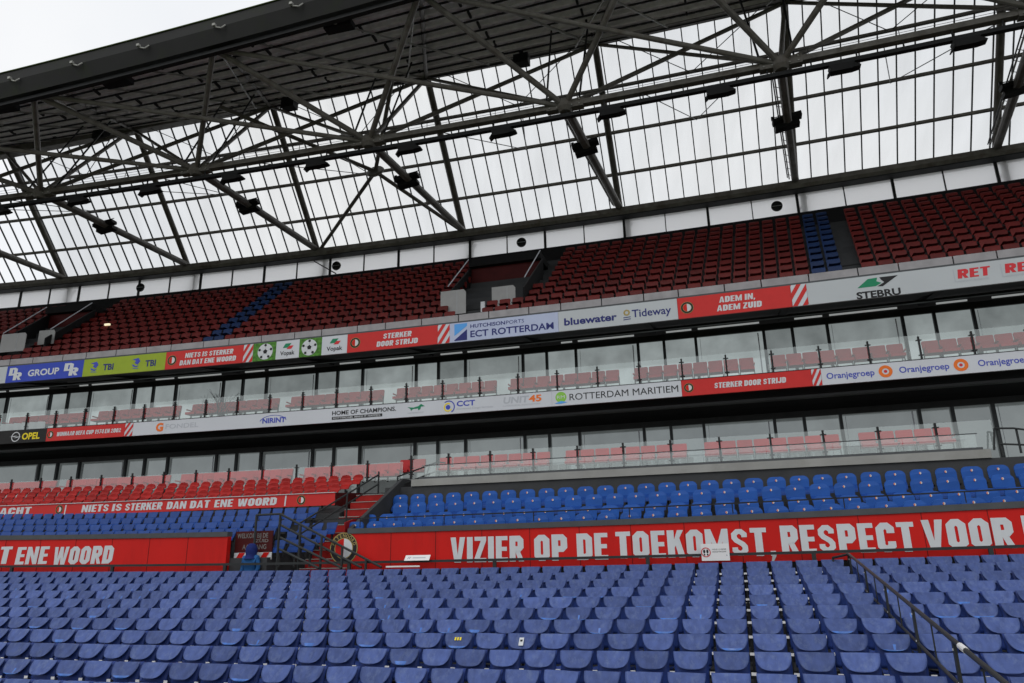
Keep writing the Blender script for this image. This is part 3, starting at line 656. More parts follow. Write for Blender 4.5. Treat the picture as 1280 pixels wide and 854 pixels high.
# ------------------------------------------------------------------ left lower block: blue rows, red banner, red rows
b = MB(); plate(b, fan_shell(.175, .15, .17, .03, 5), lambda x, z: .02 + .30 * z, .03, 'left_blue')
grid(b, 4, 3, lambda u, v: (u * .16, -.035 - .10 * math.sin(v * 1.6), -.175 - .16 * v), .03, 'navy'); b.box((0, .03, -.52), (.05, .05, .4), 'rail'); me_lb = b.mesh('terrace_seat')
rown = ['in the lowest blue row above the wall', 'in the second blue row', 'in the third blue row', 'in the top blue row under the banner']
LBO, LBZ = [.6, 1.4, 2.2, 2.85], [.90, 1.13, 1.36, 1.575]
for i in range(4):
    n = 0
    for j in range(60):
        l = -12.55 - .415 * j; zz = LBZ[i] + .0021 * (l + 12.5) ** 2 * .6; p = P(l, LBO[i], zz); u, dd = view(p)
        if u < -.02: break
        n += 1; o = link(me_lb, 'terrace_seat'); o.location = p; o.rotation_euler = (random.uniform(-.02, .02), 0, rot(l) + random.uniform(-.02, .02))
        tag(o, f'small blue seat, {nth(n)} from the right {rown[i]}', 'seat', 'blue seats under the red banner')
for i in range(3):                           # seats of the rows that step down into the gap
    for j in range(3):
        l = -12.15 + .46 * j - .1 * i; p = P(l, .5 + .75 * i, .55 + .25 * i); o = link(me_lb, 'terrace_seat'); o.location = p; o.rotation_euler = (0, 0, rot(l))
        tag(o, f'blue seat by the red stairs, {nth(j + 1)} from left, {("lowest", "middle", "highest")[i]} of three short rows', 'seat', 'blue seats by the red stairs')
prof = [(.16, -1.0), (.16, .0)]
for i in range(4): prof += [(LBO[i] - .42 if i else .16, LBZ[i] - .8), (LBO[i] + .38, LBZ[i] - .8)]
prof += [(3.25, LBZ[3] - .8), (3.25, -1.0)]
tag(MB().ribbon(-60, -12.3, prof, 'dark_concrete').build('left_terrace'), kind='structure')
def lift(l): return .0021 * (l + 12.5) ** 2 * .55 if l < -12.5 else 0
t = empty('red_banner', P(-18, 3.2, 1.6), 0, 'long red banner board with white words over the small blue seats', 'banner')
part(MB().ribbon(-46, -12.02, [(3.18, 1.64), (3.18, 2.02), (3.26, 2.02), (3.26, 1.64)], 'board_red', 1.2, lambda l: lift(l) * .18), 'board', t)
b = MB(); b.ribbon(-46, -12.02, [(3.15, 2.022), (3.15, 2.04), (3.27, 2.04), (3.27, 2.022)], 'white_print', 1.2, lambda l: lift(l) * .18); part(b, 'edge_strip', t)
part(MB().prism([P(-12.02, 3.18, 1.64), P(-12.02, 3.18, 2.02), P(-11.75, 4.6, 2.1), P(-11.75, 4.6, 1.5)], (0.02, 0, 0), 1, 'dark_red'), 'return_panel', t)
for s, a, b_ in (('VOLBRACHT', -27.6, -23.59), ('NIETS', -21.5, -20.02), ('IS', -19.72, -19.2), ('STERKER', -18.86, -16.93), ('DAN', -16.68, -15.78), ('DAT', -15.55, -14.74 + .1), ('ENE', -14.5 + .08, -13.6), ('WOORD', -13.4, -12.0)):
    pass
def bl(x):                                   # banner lettering positions, in metres along the bowl
    return -21.5 + (x - 103) / (346 - 103) * (-14.07 + 21.5)
import_words = (('NIETS', 103, 138), ('IS', 143, 155), ('STERKER', 160, 207), ('DAN', 213, 237), ('DAT', 242, 266), ('ENE', 272, 294), ('WOORD', 300, 346))
for s, a, c in import_words:
    l0, l1 = bl(a) + .35 * (c - 224.5) * 0, bl(c); dz = lift((l0 + l1) / 2) * .18
    q = Decal(3.18); q.text(heavy(s), l0, l1, 1.715 + dz, 1.955 + dz, 'white_print', slant=.12); q.build('lettering', t)
q = Decal(3.18); dz = lift(-24.4) * .18; q.text(heavy('VOLBRACHT'), -26.6, -23.6, 1.715 + dz, 1.955 + dz, 'white_print', slant=.12); q.build('lettering', t)
for l in (-22.42, -13.19):
    q = Decal(3.18); q.crest(l, 1.835 + lift(l) * .18, .15); q.build('crest', t)
q = Decal(3.18)
for l in (-22.2, -13.78): q.poly([(l, 1.67), (l + .05, 1.67), (l + .07, 2.0), (l + .02, 2.0)], 'white_print')
q.build('divider', t)
b = MB(); plate(b, fan_shell(.195, .185, .20, .14, 7), lambda x, z: .03 + .34 * z - .05 * (1 - (x / .2) ** 2), .035, 'seat_red')
grid(b, 5, 3, lambda u, v: (u * (.185 - .04 * v), -.09 - .10 * math.sin(v * 1.6), -.19 - .16 * v), .04, 'seat_red'); b.box((0, 0, -.58), (.05, .05, .4), 'rail'); me_lr = b.mesh('red_terrace_seat')
rown = ['in the front red row over the banner', 'in the second red row', 'in the third red row', 'in the back red row by the windows']
for i in range(4):
    n = 0
    for j in range(60):
        l = -12.75 - (.455, .46, .47, .475)[i] * j; p = P(l, 3.75 + .8 * i, 2.17 + .245 * i + lift(l) * .42); u, dd = view(p)
        if u < -.02: break
        n += 1; o = link(me_lr, 'red_terrace_seat'); o.location = p; o.rotation_euler = (random.uniform(-.02, .02), 0, rot(l) + random.uniform(-.02, .02))
        tag(o, f'rounded bright red seat, {nth(n)} from the stairs {rown[i]}', 'seat', 'red seats over the banner')
tag(MB().ribbon(-60, -11.9, [(3.3, .8), (3.3, 1.4), (4.1, 1.6), (6.6, 2.28), (6.6, .8)], 'dark_concrete', 1.5, lambda l: lift(l) * .42).build('red_row_terrace'), kind='structure')
balustrade(7.2, 2.75, 3.42, [-33.2 + 1.45 * i for i in range(15)], 'dim glass balustrade on black posts behind the lower red rows', lend=-11.5)

# stairs, rails, person and board in the gap
t = empty('red_stairs', P(-11, 2, -.9), 0, 'red painted stairs with pale treads climbing through the gap in the wall', 'stairs')
for i in range(12):
    o = .1 + .36 * i; z = -.72 + .245 * i
    b = MB(); b.ribbon(-11.75, -10.05, [(o, z - .5), (o, z), (o + .36, z), (o + .36, z - .5)], 'riser_red'); st = part(b, 'step', t)
    b = MB(); b.ribbon(-11.74, -10.06, [(o - .015, z + .003), (o - .015, z + .022), (o + .33, z + .022), (o + .33, z + .003)], 'pale_concrete'); b.build('tread', st)
t = empty('stair_side_wall', P(-10, 2, .5), 0, 'black sloping side wall between the red stairs and badge seats', 'wall')
part(MB().prism([P(-10.02, .3, .55), P(-10.02, .3, .78), P(-10.12, 2.2, 1.62), P(-10.2, 4.0, 2.45), P(-10.2, 4.6, 2.45), P(-10.2, 4.6, .5)], (.10, .02, 0), 1, 'dark_concrete'), 'face', t)
part(MB().prism([P(-10.16, .35, .1), P(-10.16, .35, .95), P(-10.2, 1.9, 1.3), P(-10.2, 1.9, .6)], (.03, 0, 0), 1, 'riser_red'), 'red_panel', t)
def rail_thing(name, label, runs, posts, r=.026, mm='rail'):
    t = empty(name, runs[0][0], 0, label, 'railing')
    for q in runs: b = MB(); b.path(q, r, mm); part(b, 'rail', t)
    for a, c in posts: b = MB(); b.tube(a, c, r * 1.1, mm); part(b, 'post', t)
    return t
rail_thing('stair_railing', 'black railing climbing beside the red stairs to the upper landing', [[P(-11.72, .75, 1.0), P(-11.0, 4.1, 2.62)], [P(-11.70, .8, .72), P(-11.0, 4.1, 2.32)]],
           [(P(-11.72, .75, .0), P(-11.72, .75, 1.0)), (P(-11.3, 2.6, 1.0), P(-11.3, 2.6, 1.9)), (P(-11.0, 4.1, 1.8), P(-11.0, 4.1, 2.72))])
rail_thing('landing_railing', 'short black railing at the left end of the lower glass balustrade', [[P(-10.25, 3.9, 2.50), P(-9.45, 5.3, 3.08), P(-9.3, 5.6, 3.08)], [P(-10.25, 3.9, 2.2), P(-9.5, 5.2, 2.75)]],
           [(P(-10.25, 3.9, 1.7), P(-10.25, 3.9, 2.5)), (P(-9.45, 5.3, 2.5), P(-9.45, 5.3, 3.08))])
rail_thing('landing_railing', 'dark railing bent over the steps at the right end of the lower balustrade', [[P(6.45, 4.7, 2.45), P(6.55, 4.7, 3.02), P(6.9, 4.4, 2.95), P(7.55, 4.0, 2.72), P(7.6, 4.0, 2.3)], [P(6.6, 4.7, 2.6), P(7.5, 4.0, 2.4)]],
           [(P(6.95, 4.4, 2.3), P(6.95, 4.4, 2.95)), (P(6.62, 4.7, 2.3), P(6.62, 4.7, 3.0)), (P(7.25, 4.2, 2.3), P(7.25, 4.2, 2.83))])
rail_thing('ramp_railing', 'black three-bar railing sloping down to the right across the crest', [[P(-12.75, .2, 1.22), P(-11.95, .1, 1.22), P(-8.75, -.25, -.2)], [P(-11.9, .1, .92), P(-9.3, -.25, -.2)], [P(-11.9, .1, .60), P(-9.85, -.25, -.2)], [P(-11.9, .1, .30), P(-10.5, -.25, -.2)]],
           [(P(-12.75, .2, .0), P(-12.75, .2, 1.22)), (P(-11.95, .1, -.5), P(-11.95, .1, 1.22)), (P(-11.25, .0, -.6), P(-11.25, .0, .9)), (P(-10.55, -.1, -.6), P(-10.55, -.1, .6)), (P(-9.9, -.18, -.7), P(-9.9, -.18, .3)), (P(-9.2, -.22, -.7), P(-9.2, -.22, .0))], .030)
t = empty('barrier_board', P(-13.5, .5, .1), 0, 'dark red barrier board with faded white words left of the red stairs', 'sign')
part(MB().ribbon(-13.44, -12.28, [(.32, .24), (.32, .80), (.36, .80), (.36, .24)], 'dark_red'), 'board', t)
q = Decal(.32); q.text(plain('WELKOM BIJ DE', .02), -13.38, -12.42, .62, .74, 'ink_dim', CAP); q.build('lettering', t); q = Decal(.32); q.text(plain('ZUID', .02), -12.8, -12.4, .50, .58, 'ink_dim', CAP); q.build('lettering', t); q = Decal(.32); q.text(plain('AANVANG', .02), -13.2, -12.45, .32, .44, 'ink_dim', CAP); q.build('lettering', t)
b = MB(); b.ribbon(-13.44, -12.28, [(.32, .04), (.32, .235), (.35, .235), (.35, .04)], 'white_print')
for i in range(3):
    l = -13.40 + .38 * i; b.prism([P(l, .315, .045), P(l + .18, .315, .045), P(l + .30, .315, .23), P(l + .12, .315, .23)], (0, -.004, 0), 1, 'paint_red')
part(b, 'hazard_strip', t)

# person in the gap: one skinned body, standing on the passage floor
def person(l, o, ztop):
    floor = ztop - 1.79; Rz = Matrix.Rotation(rot(l), 3, 'Z'); base = P(l, o, floor)
    V = [(0, 0, .95), (0, .01, 1.15), (0, -.01, 1.38), (0, -.02, 1.50), (0, -.03, 1.60), (0, -.04, 1.69),
         (-.19, 0, 1.42), (-.24, .02, 1.15), (-.20, -.14, .98), (-.17, -.20, .92), (.19, 0, 1.42), (.24, .02, 1.15), (.20, -.14, .98), (.17, -.20, .92),
         (-.10, 0, .88), (-.11, -.02, .50), (-.11, .03, .09), (-.12, -.10, .04), (.10, 0, .88), (.11, -.02, .50), (.11, .03, .09), (.12, -.10, .04)]
    E = [(0, 1), (1, 2), (2, 3), (3, 4), (4, 5), (2, 6), (6, 7), (7, 8), (8, 9), (2, 10), (10, 11), (11, 12), (12, 13), (0, 14), (14, 15), (15, 16), (16, 17), (0, 18), (18, 19), (19, 20), (20, 21)]
    Rr = [.16, .155, .17, .06, .095, .085, .08, .06, .045, .04, .08, .06, .045, .04, .10, .07, .05, .045, .10, .07, .05, .045]
    me = bpy.data.meshes.new('person'); me.from_pydata([tuple(Rz @ Vector(v)) for v in V], E, []); ob = bpy.data.objects.new('person', me); col.objects.link(ob); ob.location = base
    sk = ob.modifiers.new('skin', 'SKIN'); sk.use_smooth_shade = True
    for i, r in enumerate(Rr): me.skin_vertices[0].data[i].radius = (r, r * .8 if i < 3 else r)
    me.skin_vertices[0].data[0].use_root = True
    ss = ob.modifiers.new('sub', 'SUBSURF'); ss.levels = 2; ss.render_levels = 2
    dg = bpy.context.evaluated_depsgraph_get(); bpy.context.view_layer.update(); me2 = bpy.data.meshes.new_from_object(ob.evaluated_get(bpy.context.evaluated_depsgraph_get()))
    ob.modifiers.clear(); ob.data = me2; me2.materials.clear()
    for k in ('skin', 'jacket', 'trousers'): me2.materials.append(M[k])
    for p in me2.polygons:
        z = p.center.z; p.material_index = 0 if z > 1.50 else (1 if z > .86 else 2)
        p.use_smooth = True
    inv = Rz.inverted()
    for p in me2.polygons:
        q = inv @ p.center
        if q.z > .86 and q.z < .99 and q.y < -.165: p.material_index = 0
    b = MB(); n = 16
    hoodp = [(.001, .17), (.06, .165), (.115, .125), (.15, .05), (.155, -.04), (.14, -.12), (.155, -.19), (.19, -.23)]
    b.lathe(base + Rz @ Vector((0, .0, 1.62)), hoodp, 'hood', 18); b.build('hood', ob, smooth=True)
    tag(ob, 'person in a navy hood and blue jacket, half hidden behind the rail', 'person'); return ob
person(-12.72, .05, .47)
tag(MB().ribbon(WG0, -9.9, [(-.1, -1.3), (-.1, -1.118), (.9, -1.118), (.9, -1.3)], 'concrete').build('passage_floor'), kind='structure')

# ------------------------------------------------------------------ glazed box fronts, balconies, soffits
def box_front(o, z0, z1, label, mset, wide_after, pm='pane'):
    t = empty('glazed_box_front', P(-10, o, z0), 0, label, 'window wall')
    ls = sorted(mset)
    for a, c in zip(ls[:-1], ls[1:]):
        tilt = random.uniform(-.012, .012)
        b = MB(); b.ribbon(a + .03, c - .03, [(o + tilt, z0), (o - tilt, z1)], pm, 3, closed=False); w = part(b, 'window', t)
        if c - a > 1.6:
            b = MB(); b.bbox(c - .20, o - .012, (z0 + z1) / 2, (.04, .01, z1 - z0 - .1), 'ink_grey'); b.build('frame', w)
            b = MB(); b.bbox(a + .16, o - .012, (z0 + z1) / 2, (.012, .01, z1 - z0 - .1), 'ink_grey'); b.build('frame', w)
    for l in ls:
        b = MB(); b.bbox(l, o - .06, (z0 + z1) / 2, (.105, .14, z1 - z0), 'mullion'); w = part(b, 'mullion', t)
    b = MB(); b.ribbon(ls[0], ls[-1], [(o + .12, z0 - .1), (o + .12, z1 + .3), (o + .2, z1 + .3), (o + .2, z0 - .1)], 'soffit'); part(b, 'added_backing', t)  # black backing added behind the panes to stop sky leaking through the gaps
    b = MB(); b.ribbon(ls[0], ls[-1], [(o - .10, z1), (o - .10, z1 + .22), (o + .1, z1 + .22), (o + .1, z1)], 'black_steel'); part(b, 'header', t)
    for i, l in enumerate(ls[1:-1]):
        if wide_after(i):
            b = MB(); b.bbox(l + .02, o - .15, z0 + 1.32, (.018, .02, .20), 'white_metal'); part(b, 'door_handle', t)
    return t
mset = []; l = -5.62
cyc = [2.44, .985, 1.18]
mset = [-5.62]; i = 0; x = -5.62
while x < 24: x += cyc[i % 3]; mset.append(x); i += 1
i = 2; x = -5.62
while x > -52: x -= cyc[i % 3]; mset.append(x); i -= 1
mset = sorted(mset); k0 = mset.index(-5.62)
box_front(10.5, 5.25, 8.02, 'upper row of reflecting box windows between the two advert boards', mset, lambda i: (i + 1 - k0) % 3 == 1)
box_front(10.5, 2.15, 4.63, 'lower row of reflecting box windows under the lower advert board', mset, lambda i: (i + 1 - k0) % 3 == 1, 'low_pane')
# slabs and dark soffits
t = empty('upper_balcony_slab', P(-10, 8, 4.7), 0, 'black underside and edge slab of the upper box balcony', 'slab')
part(MB().ribbon(-60, 30, [(7.9, 5.19), (7.9, 5.26), (10.8, 5.26), (10.8, 4.85), (10.45, 4.85), (10.0, 5.0)], 'soffit'), 'soffit', t)
part(MB().ribbon(-60, 30, [(8.2, 4.92), (8.2, 5.0), (8.5, 5.0), (8.5, 4.92)], 'black_steel'), 'service_duct', t)
t = empty('tier_underside', P(-10, 8, 7.7), 0, 'black underside of the upper tier above the upper box windows', 'soffit')
part(MB().ribbon(-60, 30, [(7.4, 7.86), (7.4, 8.6), (8.0, 8.6), (13, 11.6), (13, 8.62), (10.7, 8.62)], 'soffit'), 'soffit', t)
part(MB().ribbon(-60, 30, [(9.2, 8.10), (9.2, 8.18), (9.35, 8.18), (9.35, 8.10)], 'black_steel'), 'pipe', t)
for i, l in enumerate([-44 + 4.605 * k for k in range(13)]):
    b = MB(); b.prism([P(l - .1, 7.5, 7.9), P(l - .1, 10.4, 8.34), P(l - .1, 10.4, 8.6), P(l - .1, 7.5, 8.4)], (.25, .05, 0), 1, 'soffit'); part(b, 'rib', t)
n = 0
for i in range(len(mset) - 1):
    a, c = mset[i], mset[i + 1]
    if c - a < 1.05 or c < -36 or a > 12: continue
    n += 1; b = MB(); a2, c2 = a + .12, c - .12
    if (i * 7) % 5 == 0: a2 += .5
    b.ribbon(a2, c2, [(10.32, 8.30), (10.32, 8.355), (10.38, 8.355), (10.38, 8.30)], 'pale_strip'); o = b.build('pale_strip')
    tag(o, f'thin pale strip over the upper windows, {nth(n)} from the left', 'strip light', 'pale strips over the upper box windows')

# balcony seats behind glass
b = MB(); plate(b, fan_shell(.25, .245, .50, .04), lambda x, z: .02 - .18 * z * -1 * .6, .07, 'box_red'); b.box((0, -.22, -.48), (.46, .44, .10), 'box_red')
for s in (-1, 1): b.box((s * .245, -.18, -.30), (.03, .34, .05), 'box_red'); b.box((s * .245, -.02, -.5), (.03, .05, .4), 'rail')
me_box = b.mesh('box_seat')
def box_row(o, z, l0, l1, wh, period, per, gap_at, zf=lambda l: 0):
    n = 0; ls = []
    x = l1
    k = 0
    while x > l0:
        if k % per != gap_at: ls.append(x)
        x -= period; k += 1
    for l in ls:
        p = P(l, o, z + zf(l)); u, dd = view(p)
        if not -.02 < u < 1.02: continue
        n += 1; ob = link(me_box, 'box_seat'); ob.location = p; ob.rotation_euler = (0, 0, rot(l) + random.uniform(-.05, .05))
        tag(ob, f'padded red seat behind glass on the {wh} box balcony, {nth(n)} from the right', 'seat', f'padded seats on the {wh} box balcony')
box_row(9.15, 6.70, -36, 9.6, 'upper', .525, 9, 7)
box_row(8.6, 3.68, -12, 6.2, 'lower', .535, 9, 5)
box_row(8.0, 3.50, -38, -12.2, 'far lower', .5, 11, 8)
tag(MB().ribbon(-60, 30, [(7.95, 5.262), (7.95, 5.30), (10.4, 5.30), (10.4, 5.262)], 'dark_concrete').build('balcony_floor'), kind='structure')
balustrade(7.86, 5.76, 6.60, [-33.7 + 1.465 * i for i in range(31)], 'clear glass balustrade on black posts along the upper box balcony', lend=11.7)
# spare white chairs stacked at the far left end of the upper balcony
b = MB(); plate(b, fan_shell(.16, .15, .36, .05), lambda x, z: -.1 * z, .04, 'white_print'); me_wc = b.mesh('white_chair')
for j in range(8):
    l = -29.2 - .42 * j; o = link(me_wc, 'white_chair'); o.location = P(l, 8.5, 6.26); o.rotation_euler = (0, 0, rot(l) + .5)
    tag(o, f'white chair back beside red seats at the far left upper balcony, {nth(j + 1)} from the right', 'chair', 'white chairs at the far left of the upper balcony')

# ------------------------------------------------------------------ advert boards
def board(o, z0, z1, l0, l1, mm, label, draw=None):
    t = empty('advert_board', P((l0 + l1) / 2, o, z0), 0, label, 'advert board')
    part(MB().ribbon(l0 + .004, l1 - .004, [(o, z0), (o, z1), (o + .08, z1), (o + .08, z0)], mm), 'panel', t)
    for name, fn in (draw or []):
        q = Decal(o); fn(q); q.build(name, t)
    return t
O2, A2, B2 = 7.3, 7.85, 8.61
def stripes(o, z0, z1, l0, l1):
    t = empty('advert_board', P((l0 + l1) / 2, o, z0), 0, None, 'advert board')
    part(MB().ribbon(l0 + .004, l1 - .004, [(o, z0), (o, z1), (o + .08, z1), (o + .08, z0)], 'board_white'), 'panel', t)
    q = Decal(o); w = l1 - l0; h = z1 - z0
    def para(x0, x1):                            # a slanted bar clipped to the board
        pts = []
        for (za, f) in ((0, 0), (1, 1)):
            pass
        sl = w * 1.0
        poly = [(x0, 0), (x1, 0), (x1 + sl, h), (x0 + sl, h)]
        def clip(poly, inside, cut):
            out = []
            for i in range(len(poly)):
                p, r = poly[i - 1], poly[i]
                if inside(r):
                    if not inside(p): out.append(cut(p, r))
                    out.append(r)
                elif inside(p): out.append(cut(p, r))
            return out
        for xx, sg in ((0, 1), (w, -1)):
            poly = clip(poly, lambda p: sg * (p[0] - xx) >= 0, lambda p, r: (xx, p[1] + (r[1] - p[1]) * (xx - p[0]) / (r[0] - p[0])))
            if len(poly) < 3: return
        q.poly([(l0 + x, z0 + z) for x, z in poly], 'board_red')
    st = w * .62
    for k in range(-3, 3): para(k * st, k * st + st * .5)
    q.build('stripe', t); return t
def ball(q, l, z, r, bg=None):
    q.disc(l, z, r, 'white_print', lift=.006)
    pent = lambda cx, cz, rr, a: [(cx + rr * math.cos(rad(a + 72 * i)), cz + rr * math.sin(rad(a + 72 * i))) for i in range(5)]
    q.poly(pent(l, z, r * .30, 90), 'ink_black', .010)
    for i in range(5):
        a = rad(90 + 72 * i); q.poly(pent(l + r * .80 * math.cos(a), z + r * .80 * math.sin(a), r * .19, 90 + 72 * i + 36), 'ink_black', .010)
        c, s = math.cos(a), math.sin(a); w = r * .025
        q.poly([(l + r * .3 * c - w * s, z + r * .3 * s + w * c), (l + r * .3 * c + w * s, z + r * .3 * s - w * c), (l + r * .66 * c + w * s, z + r * .66 * s - w * c), (l + r * .66 * c - w * s, z + r * .66 * s + w * c)], 'ink_grey', .009)
C2 = lambda f: A2 + (B2 - A2) * f               # a height on the upper boards, 0 bottom .. 1 top
board(O2, A2, B2, -40, -30.25, 'board_grey', 'plain pale grey advert board at the far left of the upper fascia')
def dr(q, l0, l1):
    w = l1 - l0
    for dx, dz, ch in ((0, .42, 'D'), (.36, .12, 'R')):
        q.text(heavy(ch), l0 + w * dx, l0 + w * (dx + .6), C2(dz), C2(dz + .46), 'white_print', slant=.05, lift=.006 + dx * .01)
board(O2, A2, B2, -30.25, -26.31, 'board_blue', 'royal blue advert board reading GROUP between two white monograms', [
    ('emblem', lambda q: dr(q, -30.12, -29.41)), ('emblem', lambda q: dr(q, -27.28, -26.51)), ('lettering', lambda q: q.text(plain('GROUP', .03), -29.12, -27.52, C2(.30), C2(.66), 'white_print', CAP))])
def tbi(q, l):
    q.poly([(l, C2(.75)), (l + .30, C2(.82)), (l + .40, C2(.62)), (l + .28, C2(.42)), (l + .12, C2(.55)), (l + .20, C2(.66))], 'ink_blue')
    q.poly([(l + .02, C2(.48)), (l + .20, C2(.36)), (l + .36, C2(.38)), (l + .24, C2(.28)), (l + .06, C2(.34))], 'ink_blue')
    q.poly([(l + .06, C2(.26)), (l + .34, C2(.22)), (l + .34, C2(.19)), (l + .06, C2(.22))], 'ink_blue')
board(O2, A2, B2, -26.31, -22.26, 'board_lime', 'lime green advert board reading TBI twice beside blue bird marks', [
    ('emblem', lambda q: tbi(q, -25.95)), ('emblem', lambda q: tbi(q, -23.89)), ('lettering', lambda q: q.text(plain('TBI', .03), -25.31, -24.79, C2(.28), C2(.62), 'ink_navy', CAP)), ('lettering', lambda q: q.text(plain('TBI', .03), -23.23, -22.72, C2(.28), C2(.62), 'ink_navy', CAP))])
def slogan(l0, l1, crest, lines, label, o, z0, z1):
    def lt(q):
        n = len(lines)
        for tx, a, c, f0, f1 in lines: q.text(heavy(tx), a, c, z0 + (z1 - z0) * f0, z0 + (z1 - z0) * f1, 'white_print', slant=.10)
    board(o, z0, z1, l0, l1, 'board_red', label, [('crest', lambda q: q.crest(crest, (z0 + z1) / 2, (z1 - z0) * .29)), ('lettering', lt)])
slogan(-22.26, -18.62, -21.95, [('NIETS IS STERKER', -21.34, -19.1, .56, .84), ('DAN DAT ENE WOORD', -21.57, -18.95, .16, .44)], 'red club board with a crest and two white lines about ene woord, upper fascia', O2, A2, B2)
tag(stripes(O2, A2, B2, -18.62, -18.18), 'narrow red and white striped board beside the first football picture')
def vopak(q, l0, l1):
    w = l1 - l0; x = (l0 + l1) / 2
    q.poly([(x - .22, C2(.60)), (x - .10, C2(.84)), (x + .16, C2(.84)), (x + .02, C2(.60))], 'ink_green'); q.poly([(x - .05, C2(.52)), (x + .05, C2(.70)), (x + .26, C2(.70)), (x + .16, C2(.52))], 'ink_red')
    q.text(plain('Vopak', .02), l0 + .02, l1 - .02, C2(.20), C2(.42), 'ink_black', CAP)
board(O2, A2, B2, -18.18, -17.14, 'board_green', 'football on green print beside the first striped board', [('football', lambda q: ball(q, -17.62, C2(.5), .34))])
board(O2, A2, B2, -17.14, -16.10, 'board_white', 'white advert board reading Vopak between the two football pictures', [('emblem_and_lettering', lambda q: vopak(q, -16.96, -16.28))])
board(O2, A2, B2, -16.10, -15.12, 'board_green', 'football on green print between the two white Vopak boards', [('football', lambda q: ball(q, -15.66, C2(.5), .34))])
board(O2, A2, B2, -15.12, -14.02, 'board_white', 'white advert board reading Vopak beside the red STERKER board', [('emblem_and_lettering', lambda q: vopak(q, -14.92, -14.2))])
slogan(-14.02, -10.27, -13.68, [('STERKER', -12.5, -11.34, .56, .84), ('DOOR STRIJD', -12.77, -11.08, .16, .44)], 'red club board with two white lines about strijd on the upper fascia', O2, A2, B2)
tag(stripes(O2, A2, B2, -10.27, -9.79), 'narrow red and white striped board left of the ROTTERDAM board')
def ect(q):
    q.poly([(-9.6, C2(.06)), (-9.6, C2(.10)), (-9.1, C2(.62)), (-9.1, C2(.06))], 'ink_navy'); q.poly([(-9.6, C2(.32)), (-9.6, C2(.94)), (-9.1, C2(.94)), (-9.1, C2(.80))], 'ink_sky')
board(O2, A2, B2, -9.79, -5.62, 'board_pale_blue', 'pale blue advert board reading ECT ROTTERDAM beside a blue square', [
    ('emblem', ect), ('lettering', lambda q: (q.text(plain('HUTCHISON', .02), -8.97, -7.62, C2(.66), C2(.84), 'ink_navy', CAP), q.text(plain('PORTS', -.005), -7.58, -6.9, C2(.66), C2(.84), 'ink_navy', CAP))), ('lettering', lambda q: q.text(plain('ECT ROTTERDAM', .02), -8.97, -5.8, C2(.18), C2(.50), 'ink_navy', CAP))])
board(O2, A2, B2, -5.62, -1.41, 'board_grey', 'pale grey advert board reading bluewater and Tideway in navy', [
    ('emblem', lambda q: (q.disc(-3.16, C2(.58), .12, 'ink_gold', n=8, r_in=.06), q.poly([(-3.29, C2(.32)), (-3.03, C2(.34)), (-3.03, C2(.38)), (-3.29, C2(.36))], 'ink_navy'), q.poly([(-3.29, C2(.22)), (-3.03, C2(.24)), (-3.03, C2(.28)), (-3.29, C2(.26))], 'ink_navy'))),
    ('lettering', lambda q: (q.text(plain('bluewater', .03), -5.41, -3.51, C2(.28), C2(.62), 'ink_navy', CAP))), ('lettering', lambda q: (q.text(plain('Tideway', .015), -2.98, -1.63, C2(.32), C2(.68), 'ink_navy', CAP)))])
slogan(-1.41, 2.28, -1.09, [('ADEM IN,', -.02, 1.14, .56, .84), ('ADEM ZUID', -.12, 1.32, .16, .44)], 'red club board with two white lines beginning ADEM', O2, A2, B2)
tag(stripes(O2, A2, B2, 2.28, 2.77), 'narrow red and white striped board left of the STEBRU board')
def stebru(q):
    q.poly([(4.28, C2(.50)), (4.62, C2(.86)), (4.90, C2(.88)), (4.86, C2(.72)), (5.0, C2(.62)), (4.82, C2(.50))], 'ink_green'); q.poly([(4.96, C2(.88)), (5.50, C2(.88)), (5.02, C2(.46)), (4.86, C2(.48)), (5.08, C2(.64)), (5.0, C2(.76))], 'ink_black')
    q.text(plain('STEBRU', .035), 4.22, 5.50, C2(.015), C2(.30), 'ink_black', CAP)
def ret(q, a):
    q.poly([(a, C2(.28)), (a + .03, C2(.28)), (a + .03, C2(.82)), (a, C2(.82))], 'ink_grey')
    q.text(heavy('RET'), a + .10, a + .98, C2(.40), C2(.80), 'ink_red', slant=.12); q.text(plain('AANGENAAM ONDERWEG'), a + .02, a + .92, C2(.24), C2(.31), 'ink_grey', CAP)
board(O2, A2, B2, 2.77, 16, 'board_grey', 'pale grey advert board reading STEBRU and RET at the right end', [('emblem_and_lettering', stebru), ('lettering', lambda q: ret(q, 7.03)), ('lettering', lambda q: ret(q, 8.31))])
# lower fascia
O1, A1, B1 = 7.8, 5.20, 5.765
C1 = lambda f: A1 + (B1 - A1) * f
board(O1, A1, B1, -40, -28.13, 'board_black', 'black advert board reading OPEL in yellow at the far left', [
    ('emblem', lambda q: (q.disc(-29.7, C1(.5), .22, 'white_print', r_in=.18), q.poly([(-30.0, C1(.52)), (-29.62, C1(.60)), (-29.76, C1(.52)), (-29.4, C1(.48)), (-29.78, C1(.40)), (-29.66, C1(.48))], 'white_print'))), ('lettering', lambda q: q.text(plain('OPEL', .03), -29.37, -28.46, C1(.26), C1(.74), 'ink_yellow', CAP))])
slogan(-28.13, -24.24, -27.93, [('WINNAAR UEFA CUP 1974 EN 2002', -27.61, -24.43, .34, .66)], 'red club board with one long white line and years, lower fascia left', O1, A1, B1)
tag(stripes(O1, A1, B1, -24.24, -23.85), 'narrow red and white striped board left of the grey FONDEL lettering')
